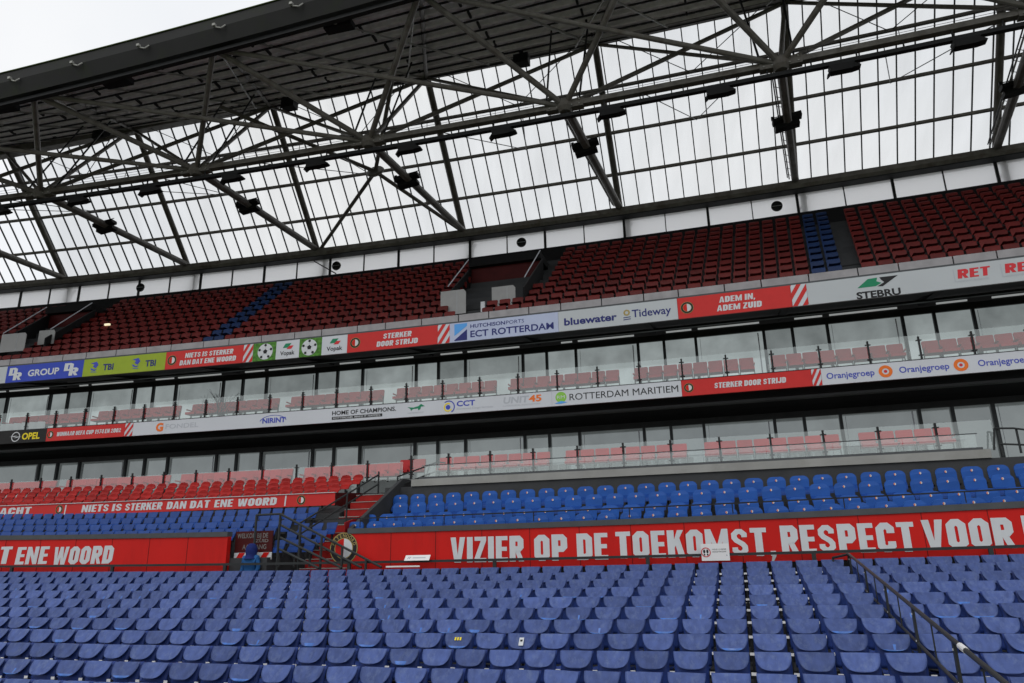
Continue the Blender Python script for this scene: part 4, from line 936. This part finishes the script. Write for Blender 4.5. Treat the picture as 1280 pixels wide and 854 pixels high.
LW = [
    ('lettering', lambda q: q.text(plain('FONDEL', .0), -22.28, -20.74, C1(.36), C1(.70), 'ink_grey', CAP)),
    ('lettering', lambda q: q.text(plain('NIRINT', .035), -17.82, -16.79, C1(.28), C1(.62), 'ink_blue', CAP)),
    ('lettering', lambda q: (q.text(plain('HOME OF CHAMPIONS.', .02), -14.78, -12.11, C1(.50), C1(.78), 'ink_black', CAP), q.poly([(-14.78, C1(.18)), (-12.67, C1(.18)), (-12.67, C1(.38)), (-14.78, C1(.38))], 'ink_black'), q.text(plain('ROTTERDAM. MAKE IT HAPPEN.', .01), -14.72, -12.73, C1(.22), C1(.34), 'white_print', CAP, lift=.010))),
    ('lettering', lambda q: (q.text(plain('CCT', .03), -9.68, -8.96, C1(.48), C1(.82), 'ink_blue', CAP), q.text(plain('Combined Cargo Services'), -9.68, -8.28, C1(.24), C1(.36), 'ink_grey', CAP))),
    ('lettering', lambda q: (q.text(plain('UNIT', .03), -7.89, -6.95, C1(.42), C1(.82), 'ink_grey', CAP, slant=.15), q.text(plain('45', .035), -6.92, -6.45, C1(.42), C1(.82), 'ink_orange', CAP), q.text(plain('INTERMODAL INNOVATORS'), -7.9, -6.5, C1(.20), C1(.30), 'ink_grey', CAP))),
    ('lettering', lambda q: q.text(plain('ROTTERDAM MARITIEM', .0), -5.43, -1.65, C1(.30), C1(.72), 'ink_black', CAP)),
    ('divider', lambda q: q.poly([(-6.08, A1 + .02), (-6.07, A1 + .02), (-6.07, B1 - .02), (-6.08, B1 - .02)], 'ink_grey')),
    ('emblem', lambda q: q.text(plain('G', .05), -22.74, -22.39, C1(.24), C1(.80), 'ink_orange', CAP)),
    ('emblem', lambda q: q.disc(-17.35, C1(.30), .30, 'ink_blue', a0=15, a1=165, r_in=.28, rx=.62, n=24)),
    ('emblem', lambda q: (q.poly([(-11.65, C1(.68)), (-11.4, C1(.62)), (-11.2, C1(.70)), (-11.1, C1(.84)), (-10.94, C1(.66)), (-11.1, C1(.64)), (-11.12, C1(.48)), (-11.2, C1(.40)), (-11.22, C1(.54)), (-11.42, C1(.52)), (-11.5, C1(.40)), (-11.52, C1(.54))], 'ink_green'), q.text(plain('HAVENBEDRIJF'), -11.62, -10.98, C1(.22), C1(.30), 'ink_grey', CAP))),
    ('emblem', lambda q: (q.disc(-10.02, C1(.46), .09, 'ink_blue'), q.disc(-10.02, C1(.46), .17, 'ink_yellow', r_in=.12, a0=60, a1=330, lift=.007), q.disc(-10.0, C1(.48), .25, 'ink_blue', r_in=.21, a0=-60, a1=130, lift=.008))),
    ('emblem', lambda q: (q.disc(-5.74, C1(.55), .20, 'ink_leaf'), q.poly([(-5.98, C1(.16)), (-5.74, C1(.30)), (-5.5, C1(.20)), (-5.74, C1(.12))], 'ink_sky', .009), q.text(plain('RM'), -5.88, -5.60, C1(.46), C1(.66), 'white_print', CAP, lift=.010)))]
board(O1, A1, B1, -23.85, -1.54, 'board_white', 'very long white advert board with many sponsor names on the lower fascia', LW)
slogan(-1.54, 2.60, -1.3, [('STERKER DOOR STRIJD', -.46, 1.80, .33, .67)], 'red club board with one white line about strijd, lower fascia right', O1, A1, B1)
tag(stripes(O1, A1, B1, 2.60, 2.89), 'narrow red and white striped board left of the orange roundels')
ORR = [('roundel', lambda q, l=l: (q.disc(l, C1(.5), .20, 'ink_orange', r_in=.10), q.disc(l, C1(.5), .05, 'ink_red'))) for l in (4.77, 6.87, 8.95)]
ORR += [('lettering', lambda q, a=a, c=c: q.text(plain('Oranjegroep', .015), a, c, C1(.34), C1(.68), 'ink_blue', CAP)) for a, c in ((3.04, 4.45), (5.16, 6.55), (7.33, 8.66))]
board(O1, A1, B1, 2.89, 16, 'board_white', 'white advert board reading Oranjegroep three times between orange roundels', ORR)
t = empty('fascia_beam', P(-10, 7.9, 5.1), 0, 'black edge beam carrying the lower row of advert boards', 'beam')
part(MB().ribbon(-60, 30, [(7.885, 5.19), (7.885, 5.76), (7.95, 5.76), (7.95, 5.19)], 'black_steel'), 'beam', t)
part(MB().ribbon(-60, 30, [(7.79, 5.768), (7.79, 5.785), (7.95, 5.785), (7.95, 5.768)], 'black_steel'), 'top_trim', t)
t = empty('tier_parapet', P(-10, 7.5, 8.5), 0, 'grey parapet ledge of pale panels on top of the upper advert boards', 'parapet')
part(MB().ribbon(-60, 30, [(7.385, 8.612), (7.385, 8.70), (8.0, 8.70), (8.0, 8.612)], 'ledge'), 'ledge', t)
pr = MB(); x = -50.0; i = 0
lens = [1.55, 1.2, 1.5, 1.5, 1.2]
while x < 20:
    w = lens[i % 5]; b = MB(); b.ribbon(x + .02, x + w - .02, [(7.46, 8.702), (7.46, 8.99), (7.52, 8.99), (7.52, 8.702)], 'ledge_panel'); part(b, 'panel', t); x += w; i += 1

# ------------------------------------------------------------------ upper tier
UO, UZ, UP, UR, UN = 8.45, 9.24, .80, .575, 12
prof = [(7.6, 8.72), (7.6, 8.95), (7.9, 8.95)]
for k in range(UN): prof += [(UO + UP * k - .50, UZ + UR * k - .82), (UO + UP * k + .28, UZ + UR * k - .82)]
prof += [(19.2, UZ + UR * (UN - 1) - .80), (19.2, 9.5), (12, 8.72)]
tag(MB().ribbon(-60, 30, prof, 'dark_concrete').build('upper_tier_steps'), kind='structure')
def bucket(mm, name):
    b = MB(); plate(b, fan_shell(.238, .225, .34, .05), lambda x, z: .02 + .22 * z - .25 * (abs(x) / .238) ** 2 * .12, .035, mm)
    grid(b, 4, 3, lambda u, v: (u * .20, -.07 - .34 * v, -.33 + .02 * u * u), .05, mm); b.box((0, -.03, -.60), (.05, .06, .44), 'rail')
    b.box((0, .03, .004), (.36, .035, .012), mm); return b
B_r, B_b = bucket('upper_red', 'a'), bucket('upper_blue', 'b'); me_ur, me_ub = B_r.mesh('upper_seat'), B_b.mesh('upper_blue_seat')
def in_void(l, k):                             # stairways and the two vomitories
    if -11.35 < l < -7.2 and 2 <= k <= 12 and l > -10.9 + (.05 * k):
        if l < -8.9 or k >= 3: return k <= 12 if l < -7.6 else k >= 5
    if -10.15 < l < -9.3 and k < 3: return True
    if -33.8 < l < -30.6 and 2 <= k and (l < -32 or k >= 4): return True
    return False
seats = []
j = 0; l = 3.35 + .53 * 20; ls = []
while l > -40: ls.append(l); l -= .53
for k in range(UN):
    for l in ls:
        if 4.15 < l < 4.5 or -19.98 > l > -20.4: continue       # aisles
        if in_void(l, k): continue
        lf = fan(l, UO + UP * k); p = P(lf, UO + UP * k, UZ + UR * k); u, d = view(p)
        if not -.015 < u < 1.015: continue
        blue = 3.05 < l < 4.15 or -22.0 < l < -20.75
        seats.append((d, k, lf, p, u, blue))
rowu = lambda k: 'lowest' if k == 0 else nth(k + 1)
reds = sorted([s for s in seats if not s[5]], key=lambda s: s[0]); pick = set((s[1], s[2]) for s in reds[:300]); cnt = {}
rest = MB()
for d, k, lf, p, u, blue in sorted(seats, key=lambda s: (s[1], -s[2])):
    rz = rot(lf) + random.uniform(-.03, .03)
    if blue:
        side = 'right' if lf > -5 else 'left'; i = cnt[(side, k)] = cnt.get((side, k), 0) + 1
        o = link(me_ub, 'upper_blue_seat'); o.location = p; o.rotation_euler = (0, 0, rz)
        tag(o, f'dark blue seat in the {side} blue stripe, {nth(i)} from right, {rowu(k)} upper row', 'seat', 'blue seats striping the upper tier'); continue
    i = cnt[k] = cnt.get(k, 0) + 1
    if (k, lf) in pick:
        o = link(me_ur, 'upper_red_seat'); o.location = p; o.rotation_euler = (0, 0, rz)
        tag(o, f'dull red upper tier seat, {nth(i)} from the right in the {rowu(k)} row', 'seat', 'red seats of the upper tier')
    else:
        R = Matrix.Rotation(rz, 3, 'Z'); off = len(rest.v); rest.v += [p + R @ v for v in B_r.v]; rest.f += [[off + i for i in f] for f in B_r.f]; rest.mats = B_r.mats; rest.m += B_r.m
tag(rest.build('upper_red_seats'), 'rows of dull red seats filling the back and left of the upper tier', 'seats', kind='stuff')

def vomitory(l0, l1, label, words):
    f = lambda l, o: fan(l, o)
    t = empty('vomitory', P(f((l0 + l1) / 2, 12), 12, 10), 0, label, 'entrance')
    b = MB(); b.ribbon(f(l0, 14.6), f(l1, 14.6), [(14.6, 10.0), (14.6, 13.9), (14.8, 13.9), (14.8, 10.0)], 'dark_red'); bk = part(b, 'back_wall', t)
    q = Decal(14.6); a = f(l0, 14.6); w = f(l1, 14.6) - a
    for i, tx in enumerate(words): q.text(plain(tx, .02), a + w * .22, a + w * .72, 12.75 - .42 * i, 13.0 - .42 * i, 'ledge_panel', CAP)
    q.build('lettering', bk)
    b = MB(); b.ribbon(f(l0, 14.6), f(l1, 14.6), [(14.3, 13.9), (14.3, 14.3), (17.5, 14.3), (17.5, 13.9)], 'soffit'); part(b, 'lintel', t)
    b = MB(); b.ribbon(f(l0, 12), f(l1, 12), [(10.2, 9.55), (10.2, 9.6), (14.6, 9.6), (14.6, 9.55)], 'soffit'); part(b, 'floor', t)
    for l in (l0, l1):
        b = MB(); b.prism([P(f(l, 10.2), 10.2, 9.6), P(f(l, 10.2), 10.2, 10.9), P(f(l, 14.6), 14.6, 14.0), P(f(l, 14.6), 14.6, 9.6)], (.06, .01, 0), 1, 'soffit'); sd = part(b, 'side_wall', t)
        b = MB(); b.tube(P(f(l, 10.6) , 10.6, 11.5), P(f(l, 14.2), 14.2, 14.25), .028, 'ink_grey'); b.build('handrail', sd)
    return t
vomitory(-10.9, -7.6, 'dark entrance recess with a red back wall in the upper tier centre', ('NIEMAND ALS WIJ', 'SAMEN STERK'))
vomitory(-33.6, -30.9, 'dark entrance recess in the far left of the upper tier', ('VAK', 'UITGANG'))
def gatepanel(l0, l1, o, z0, z1, label):
    t = empty('panel_gate', P((l0 + l1) / 2, o, z0), 0, label, 'panel'); f = lambda l: fan(l, o)
    a, c = f(l0), f(l1); pts = [(a, z0), (c, z0), (c, z1 - .12), (c - .1, z1), (a, z1)]
    part(MB().prism([P(l, o, z) for l, z in pts], (0.0, .04, 0), 1, 'gate'), 'panel', t)
    b = MB(); b.bbox((a * .35 + c * .65), o - .004, (z0 + z1) / 2, (.015, .006, z1 - z0 - .1), 'ink_grey'); part(b, 'joint', t)
gatepanel(-11.1, -10.0, 10.15, 10.0, 11.1, 'pale grey panel left of the dark entrance in the upper tier centre')
gatepanel(-9.0, -8.0, 10.6, 10.05, 11.2, 'pale grey panel right of the steps in the upper tier centre')
gatepanel(-33.3, -31.9, 10.1, 10.3, 11.25, 'pale grey panel on the far left of the upper tier, left of two')
gatepanel(-31.6, -30.7, 10.7, 10.75, 11.5, 'pale grey panel on the far left of the upper tier, right of two')
t = empty('aisle_steps', P(-9.7, 8.4, 8.9), 0, 'grey steps between red seats below the central upper entrance', 'steps')
for i in range(6):
    o = 8.05 + .34 * i; z = 8.75 + .17 * i
    part(MB().ribbon(-10.1, -9.35, [(o, z - .3), (o, z), (o + .33, z), (o + .33, z - .3)], 'concrete'), 'step', t)
b = MB(); b.bbox(-9.35, 10.1, 10.15, (.18, .08, .5), 'white_print'); tag(b.build('notice_post'), 'small white post at the top of the central upper steps', 'post')
b = MB(); b.bbox(-30.0, 12.4, 12.15, (.30, .1, .10), 'warm_light'); tag(b.build('exit_lamp'), 'small lit yellow lamp by the far left upper entrance', 'lamp')

# ------------------------------------------------------------------ white translucent wall and gutter
t = empty('white_panel_wall', P(-10, 19, 16), 0, 'white translucent panel wall under the roof gutter', 'wall')
xs = []; l = -.12 + 2.105 * 10
while l > -46: xs.append(l); l -= 2.105
xs = sorted(xs)
for i, (a, c) in enumerate(zip(xs[:-1], xs[1:])):
    b = MB(); b.ribbon(a + .03, c - .03, [(19.0, 16.42), (19.0, 17.55)], 'white_sheet', 3, closed=False); pn = part(b, 'panel', t)
for l, i in zip(xs, range(99)):
    w = .13 if i % 2 else .05
    b = MB(); b.bbox(l, 18.97, 16.98, (w, .10, 1.14), 'black_steel'); part(b, 'post', t)
for l in (3.14, -9.84, -20.77, -33.69): # round fans
    b = MB(); R = Matrix.Rotation(rot(l), 3, 'Z') @ Matrix.Rotation(rad(90), 3, 'X'); b.lathe(P(l, 18.96, 17.02), [(.001, 0), (.24, 0), (.25, .05), (.28, .05), (.28, -.03)], 'black_steel', 20, R)
    b.box(P(l, 18.90, 17.02), (.46, .02, .02), 'ink_grey', Matrix.Rotation(rot(l), 3, 'Z')); part(b, 'round_vent', t)
for l in (-38.9, -30.1, -21.6, -12.75, -4.15, 4.4, 12.9):
    b = MB(); b.tube(P(l, 19.22, 15.3), P(l, 19.20, 17.6), .14, 'steel', 10); part(b, 'column', t)
    b = MB(); b.beam(P(l - .55, 19.5, 16.3), P(l + .2, 19.4, 17.5), .10, .10, 'steel'); part(b, 'knee_brace', t)
part(MB().ribbon(-60, 30, [(18.8, 15.2), (18.8, 16.42), (19.2, 16.42), (19.2, 15.2)], 'soffit'), 'plinth', t)
b = MB(); b.tube(P(-22.2, 18.93, 17.5), P(-20.75, 18.93, 16.5), .035, 'black_steel'); part(b, 'brace', t)
t = empty('roof_gutter', P(-10, 18.7, 17.5), 0, 'dark gutter beam running along the foot of the glass roof', 'gutter')
part(MB().ribbon(-60, 30, [(18.5, 17.62), (18.4, 17.80), (18.4, 18.05), (19.3, 18.10), (19.3, 17.56), (18.9, 17.56)], 'steel'), 'beam', t)
part(MB().ribbon(-60, 30, [(18.46, 17.56), (18.46, 17.62), (18.9, 17.555), (18.9, 17.50)], 'black_steel'), 'lip', t)

# ------------------------------------------------------------------ glass roof slope
GA, GB = (19.0, 18.08), (12.95, 24.45)
gz = lambda o: GA[1] + (GA[0] - o) * (GB[1] - GA[1]) / (GA[0] - GB[0])
nodes_l = [-39.0, -30.4, -21.9, -13.05, -4.45, 4.1, 12.6, 21.2]
t = empty('glass_roof', P(-10, 16, 18), 0, 'sloping clear glass roof ruled by thin dark glazing bars', 'glass roof')
bars = []; l = 4.1 + .755 * 20
while l > -48: bars.append(l); l -= .755
up_n = Vector((0, 0, 1))
for a, c in zip(nodes_l[:-1], nodes_l[1:]):
    b = MB(); b.ribbon(a, c, [(GA[0] + .06, GA[1] + .06), (GB[0] + .06, GB[1] + .06)], 'roof_glass', 3, closed=False); part(b, 'pane', t)
for l in bars:
    b = MB(); b.beam(P(l, GA[0], GA[1]), P(l, GB[0], GB[1]), .055, .085, 'mullion'); part(b, 'glazing_bar', t)
for o in (17.52, 16.0, 14.45):
    b = MB(); b.ribbon(-60, 30, [(o - .12, gz(o) - .17), (o - .12, gz(o) - .05), (o + .04, gz(o) - .05), (o + .04, gz(o) - .17)], 'steel'); part(b, 'purlin', t)
for l in nodes_l:
    b = MB(); b.tube(P(l, GA[0] - .15, GA[1] - .15), P(l, GB[0] - .15, GB[1] - .15), .17, 'steel', 10); part(b, 'rafter', t)

# ------------------------------------------------------------------ opaque canopy
TO, TZ = 2.6, 19.35                            # tip of the roof
dz = (GB[1] - TZ - .3) / (GB[0] - TO)
cz = lambda o: GB[1] - (GB[0] - o) * dz
rise = lambda l: .06 * (min(max(l, -42), -3) + 25)      # the tip of the roof climbs towards the middle of the stand
rz_ = lambda o: max(0, min(1.05, (GB[0] - o) / (GB[0] - TO)))
cu = lambda l, o: cz(o) + rise(l) * rz_(o)
droop = lambda l: -.0011 * max(0, -15 - l) ** 2
t = empty('roof_canopy', P(-10, 8, 19), 0, 'grey ribbed steel roof canopy with purlins seen from below', 'roof')
b = MB(); n = 0
vs = []; L = -60.0
while L < 30:                                   # trapezoid ribs run outwards
    for dl, dd in ((0, 0), (.16, 0), (.22, .07), (.38, .07)):
        vs += [P(L + dl, GB[0], cz(GB[0]) + .18 + dd), P(L + dl, TO, cu(L, TO) + .18 + dd)]
    L += .44
b.add(vs, [(2 * i, 2 * i + 1, 2 * i + 3, 2 * i + 2) for i in range(len(vs) // 2 - 1)], 'deck'); part(b, 'deck', t)
for i in range(9):
    o = TO + .75 + (GB[0] - TO - 1.3) * i / 8
    b = MB(); b.ribbon(-60, 30, [(o - .02, cz(o) - .06), (o - .02, cz(o) + .17), (o + .02, cz(o) + .17), (o + .02, cz(o) - .04), (o + .10, cz(o) - .04), (o + .10, cz(o) - .06)], 'purlin', 1.5, lambda l, o=o: rise(l) * rz_(o)); part(b, 'purlin', t)
    b = MB(); b.ribbon(-60, 30, [(o + .30, cz(o) - .05), (o + .30, cz(o) + .02), (o + .36, cz(o) + .02), (o + .36, cz(o) - .05)], 'black_steel', 1.5, lambda l, o=o: rise(l) * rz_(o)); part(b, 'cable_tray', t)
part(MB().ribbon(-60, 30, [(GB[0] - .55, GB[1] - .28), (GB[0] - .55, GB[1] + .25), (GB[0] + .10, GB[1] + .25), (GB[0] + .10, GB[1] - .12)], 'steel', 1.5, droop), 'ridge_beam', t)
part(MB().ribbon(-60, 30, [(TO - .35, TZ - .55), (TO - .50, TZ + .1), (TO - .40, TZ + .66), (TO + .35, TZ + .80), (TO + .35, TZ - .4)], 'edge', 1.5, rise), 'edge_beam', t)
part(MB().ribbon(-60, 30, [(TO - .44, TZ + .67), (TO - .44, TZ + .71), (TO + .3, TZ + .86), (TO + .3, TZ + .81)], 'moss', 1.5, rise), 'edge_trim', t)
for i in range(16):
    l = -44 + 4.3 * i; b = MB(); b.tube(P(l, TO + .4, cu(l, TO + .4) - .22), P(l + (4.3 if i % 2 else -4.3), GB[0] - .7, cz(GB[0] - .7) - .22), .045, 'pipe', 6); part(b, 'roof_brace', t)
    for q in range(7): o = TO + 1.4 + 1.25 * q; b = MB(); b.bbox(l + .9, o, cu(l, o) - .05, (.10, .40, .10), 'black_steel'); part(b, 'cleat', t)
part(MB().ribbon(-60, 30, [(TO - .20, TZ - .75), (TO - .20, TZ - .60), (TO, TZ - .60), (TO, TZ - .75)], 'black_steel', 1.5, rise), 'edge_tube', t)

# ------------------------------------------------------------------ truss
NO, NZ = 7.5, 17.38
lo_ = lambda i: (-38.8, -30.4, -22.0, -13.55, -5.05, 3.0, 11.2, 19.5)[i]
node = lambda i: P((-38.8, -30.4, -22.0, -13.55, -5.05, 3.0, 11.2, 19.5)[i], NO, NZ)
gut = lambda i: P(nodes_l[i], 18.6, 18.1)
rid = lambda i: P(nodes_l[i], GB[0] - .3, GB[1] - .3)
tipl = [-35.0, -26.3, -17.9, -9.3, -1.0, 7.2, 15.4]
tip = lambda i: P(tipl[i], TO, TZ - .4 + rise(tipl[i]))
place = ['far left outside', 'leftmost', 'second from the left', 'third from the left', 'fourth from the left', 'fifth from the left', 'rightmost', 'right outside']
for i in range(8):
    t = empty('roof_truss', node(i), 0, f'steel tube roof truss fanning out from one node, {place[i]}', 'truss', 'steel roof trusses')
    def strut(a, c, r, name='strut', mm='steel'):
        b = MB(); b.tube(a, c, r, mm, 10); part(b, name, t)
    strut(gut(i), node(i), .185, 'main_strut')
    off = Vector((.0, .0, .30)); b = MB(); b.tube(gut(i) + Vector((-.3, 0, .12)), node(i) + Vector((-.3, 0, .12)), .035, 'pipe', 6); b.tube(gut(i) + Vector((-.38, 0, .2)), node(i) + Vector((-.38, 0, .2)), .03, 'black_steel', 6)
    n = 14; a0 = gut(i); d0 = node(i) - gut(i)
    for q in range(n): p = a0 + d0 * (q + .5) / n; b.tube(p + Vector((-.38, 0, .2)), p + Vector((0.02, 0, .1)), .014, 'black_steel', 4)
    part(b, 'cable_run', t)
    strut(node(i), rid(i), .10, 'post'); 
    if i > 0: strut(node(i), tip(i - 1), .12, 'diagonal')
    if i < 7: strut(node(i), tip(i), .12, 'diagonal')
    if i < 7: strut(node(i), rid(i + 1), .10, 'brace')
    if i > 0: strut(node(i), rid(i - 1), .085, 'brace')
    if 1 < i: strut(node(i), tip(i - 2), .10, 'long_brace', 'steel')
    b = MB(); b.lathe(node(i) - Vector((0, 0, .28)), [(.001, 0), (.22, 0), (.34, .15), (.34, .42), (.22, .56), (.001, .56)], 'steel', 14); part(b, 'node', t)
    b = MB(); b.bbox(nodes_l[i] * 0 + (-38.8, -30.4, -22.0, -13.55, -5.05, 3.0, 11.2, 19.5)[i], NO, NZ, (1.5, .32, .36), 'steel')
    for q in (-.6, -.3, 0, .3, .6): b.bbox((-38.8, -30.4, -22.0, -13.55, -5.05, 3.0, 11.2, 19.5)[i] + q, NO - .19, NZ + .1, (.05, .03, .05), 'pipe'); b.bbox((-38.8, -30.4, -22.0, -13.55, -5.05, 3.0, 11.2, 19.5)[i] + q, NO - .19, NZ - .1, (.05, .03, .05), 'pipe')
    part(b, 'gusset', t)
    for q in (-.75, .55): b = MB(); b.tube(node(i) + Vector((q, 0, .1)), P(lo_(i) + q * 1.3, 10.2, cu(lo_(i), 10.2) - .1), .045, 'black_steel', 6); part(b, 'hanger', t)
    b = MB(); m2 = (tip(min(i, 6)) + rid(i)) * .5; b.tube(rid(i), tip(min(i, 6)) + Vector((0, 0, .7)), .11, 'steel'); part(b, 'rafter', t)
    if 0 < i: b = MB(); b.tube(rid(i), tip(i - 1) + Vector((0, 0, .7)), .06, 'pipe', 6); part(b, 'tie', t)
t = empty('catwalk_chord', P(-10, NO, NZ - .3), 0, 'long dark tube chord with a thin catwalk rail linking all the roof trusses', 'chord')
part(MB().ribbon(-60, 30, [(NO - .14, NZ - .11), (NO - .14, NZ + .11), (NO + .14, NZ + .11), (NO + .14, NZ - .11)], 'steel'), 'tube', t)
part(MB().ribbon(-60, 30, [(NO - .14, NZ - .56), (NO - .14, NZ - .40), (NO + .06, NZ - .40), (NO + .06, NZ - .56)], 'black_steel'), 'lower_tube', t)
b = MB()
for zz in (.42, .56): b.ribbon(-60, 30, [(NO + .2, NZ + zz), (NO + .2, NZ + zz + .012), (NO + .212, NZ + zz + .012), (NO + .212, NZ + zz)], 'rail')
part(b, 'catwalk_wires', t)
for i in range(40):
    l = -44 + 1.5 * i; b = MB(); b.bbox(l, NO - .04, NZ - .27, (.05, .05, .28), 'black_steel'); part(b, 'hanger', t)
    if i % 2 == 0: b = MB(); b.bbox(l, NO + .205, NZ + .34, (.02, .02, .46), 'rail'); part(b, 'catwalk_post', t)
# wind bracing around a round gusset in the third bay
t = empty('wind_bracing', P(-16.35, 14, 19.5), 0, 'round gusset plate with four crossing brace tubes under the glass roof', 'bracing')
cc = P(-16.3, 14.0, 19.95)
b = MB(); R = Matrix.Rotation(rot(-16), 3, 'Z') @ Matrix.Rotation(rad(60), 3, 'X'); b.lathe(cc, [(.001, -.08), (.44, -.08), (.50, 0), (.44, .08), (.001, .08)], 'steel', 18, R); part(b, 'gusset', t)
for q in (P(-21.7, 18.7, 18.15), P(-13.2, 18.6, 18.15), P(-22.0, 8.6, 21.5), P(-13.5, 9.6, 22.2)):
    b = MB(); b.tube(cc, q, .105, 'steel', 10); part(b, 'brace', t)
# thin stay rods below the chord, meeting the glass purlins
t = empty('stay_rods', P(-4, 12, 19), 0, 'thin V-shaped stay rods tied to the glass roof purlins', 'rods')
for i in range(7):
    a = P((nodes_l[i] + nodes_l[i + 1]) / 2, 16.0, gz(16.0) - .2)
    for dl in (-1.9, 1.9): b = MB(); b.tube(a, P((nodes_l[i] + nodes_l[i + 1]) / 2 + dl, NO + .2, NZ + .1), .022, 'black_steel', 5); part(b, 'rod', t)
    for dl in (-3.2, 3.2): b = MB(); b.tube(P((nodes_l[i] + nodes_l[i + 1]) / 2, 14.4, gz(14.4) - .2), P((nodes_l[i] + nodes_l[i + 1]) / 2 + dl, GB[0] - .4, GB[1] - .4), .022, 'black_steel', 5); part(b, 'rod', t)

# ------------------------------------------------------------------ floodlights and fittings
def lampset(name, p, l, sc=1.0):
    t = empty(name, p, 0); R = Matrix.Rotation(rot(l), 3, 'Z'); f = lambda x, y, z: p + R @ Vector((x, y, z)) * sc
    b = MB(); b.add([f(x, y, z) for z, wx, wy in ((0, .50, .22), (-.30, .42, .18)) for x, y in ((-wx, -wy), (wx, -wy), (wx, wy), (-wx, wy))], [(0, 1, 2, 3), (7, 6, 5, 4), (0, 4, 5, 1), (1, 5, 6, 2), (2, 6, 7, 3), (3, 7, 4, 0)], 'lamp'); part(b, 'housing', t)
    b = MB(); b.add([f(.42, -.2, -.02), f(.74, -.16, -.20), f(.74, .16, -.20), f(.42, .2, -.02), f(.42, -.2, -.28), f(.70, -.16, -.26), f(.70, .16, -.26), f(.42, .2, -.28)], [(0, 1, 2, 3), (7, 6, 5, 4), (0, 4, 5, 1), (1, 5, 6, 2), (2, 6, 7, 3)], 'lamp'); part(b, 'visor', t)
    b = MB(); b.add([f(-.42, -.2, -.16), f(-.60, -.16, -.40), f(-.60, .16, -.40), f(-.42, .2, -.16), f(-.42, -.2, -.26), f(-.56, -.16, -.42), f(-.56, .16, -.42), f(-.42, .2, -.26)], [(0, 1, 2, 3), (7, 6, 5, 4), (0, 4, 5, 1), (1, 5, 6, 2), (2, 6, 7, 3)], 'lamp'); part(b, 'visor', t)
    b = MB(); b.tube(f(-.2, 0, 0), f(-.2, 0, .22), .03, 'lamp', 6); b.tube(f(.2, 0, 0), f(.2, 0, .22), .03, 'lamp', 6); part(b, 'bracket', t)
    return t
for i, l in enumerate((-32.57, -28.19, -24.36, -20.14, -16.02, -11.76, -7.68, -3.3, .74, 4.96, 8.84)):
    tag(lampset('floodlight', P(l, NO, NZ - .58), l, .86), f'black floodlight hung under the long chord, {nth(i + 1)} from the left', 'floodlight', 'floodlights under the chord')
for i, (l, q) in enumerate(((-30.4, .40), (-22.0, .39), (-13.3, .37), (-4.7, .34), (3.6, .42), (11.8, .48))):
    k = i + 1; p = node(k) + (gut(k) - node(k)) * q
    t = empty('strut_lamp', p, 0, f'double black lamp on the strut below the chord, {nth(i + 1)} from the left', 'lamp', 'double lamps on the main struts'); R = Matrix.Rotation(rot(l), 3, 'Z')
    for dz_, w, y in ((.02, 1.2, -.25), (-.22, 1.0, -.05)):
        b = MB(); b.box(p + R @ Vector((.05 * (1 if y > 0 else -1), y, dz_)), (w, .40, .17), 'lamp', R @ Matrix.Rotation(rad(-8), 3, 'Y')); part(b, 'housing', t)
    b = MB(); b.tube(p + R @ Vector((-.62, -.3, .15)), p + R @ Vector((.55, -.3, .28)), .02, 'lamp', 5); b.box(p + R @ Vector((-.62, -.3, .12)), (.12, .1, .16), 'lamp', R); part(b, 'bracket', t)
for i, l in enumerate((-27.0, -24.0, -20.9, -17.5, -14.2)):
    p = P(l, TO - .50, TZ + .12 + rise(l)); t = empty('edge_bracket', p, 0, f'small pale hooked bracket on the dark roof edge, {nth(i + 1)} from the left', 'bracket', 'pale brackets on the roof edge'); R = Matrix.Rotation(rot(l), 3, 'Z')
    b = MB(); b.tube(p, p + R @ Vector((.34, -.12, -.20)), .028, 'pipe', 6); b.tube(p + R @ Vector((.34, -.12, -.20)), p + R @ Vector((.44, -.02, -.02)), .028, 'pipe', 6); part(b, 'arm', t)
    b = MB(); b.box(p + R @ Vector((-.03, -.06, .05)), (.12, .12, .10), 'pipe', R); part(b, 'plate', t)
for i, (l, o, w) in enumerate(((-29.6, 4.2, 1.2), (-23.8, 4.2, 1.3), (-13.4, 4.2, 1.2))):
    b = MB(); b.bbox(l, o, cu(l, o) - .30, (w, .42, .26), 'lamp'); tag(b.build('canopy_lamp'), f'long black lamp box under the front of the canopy, {nth(i + 1)} from the left', 'lamp', 'lamp boxes under the canopy')
for i, l in enumerate((-31.9, -20.4, -7.9)):
    b = MB(); b.bbox(l, GB[0] - .9, GB[1] - .85, (.75, .5, .5), 'lamp'); b.bbox(l, GB[0] - .9, GB[1] - .5, (.2, .2, .3), 'lamp'); tag(b.build('loudspeaker'), f'black loudspeaker under the ridge beam, {nth(i + 1)} from the left', 'loudspeaker', 'loudspeakers under the ridge beam')

# twigs added behind the upper balustrade, standing in for a dark tangled reflection
t = MB(); random.seed(3); c0 = P(-19.9, 8.35, 5.35)
def twig(a, d, ln, r, dep):
    e = a + d * ln; t.tube(a, e, r, 'black_steel', 4, r * .6)
    if dep:
        for _ in range(3):
            q = (d + Vector((random.uniform(-.8, .8), random.uniform(-.4, .4), random.uniform(-.5, .7)))).normalized(); twig(a + d * ln * random.uniform(.5, 1), q, ln * random.uniform(.5, .75), r * .6, dep - 1)
for k in range(6): twig(c0 + Vector((random.uniform(-.5, .5), 0, 0)), Vector((random.uniform(-.8, .8), random.uniform(-.2, .2), 1)).normalized(), .85, .018, 3)
tag(t.build('reflection_twigs'), 'added dark twigs standing in for a tangled reflection in the upper balcony glass', 'plant')
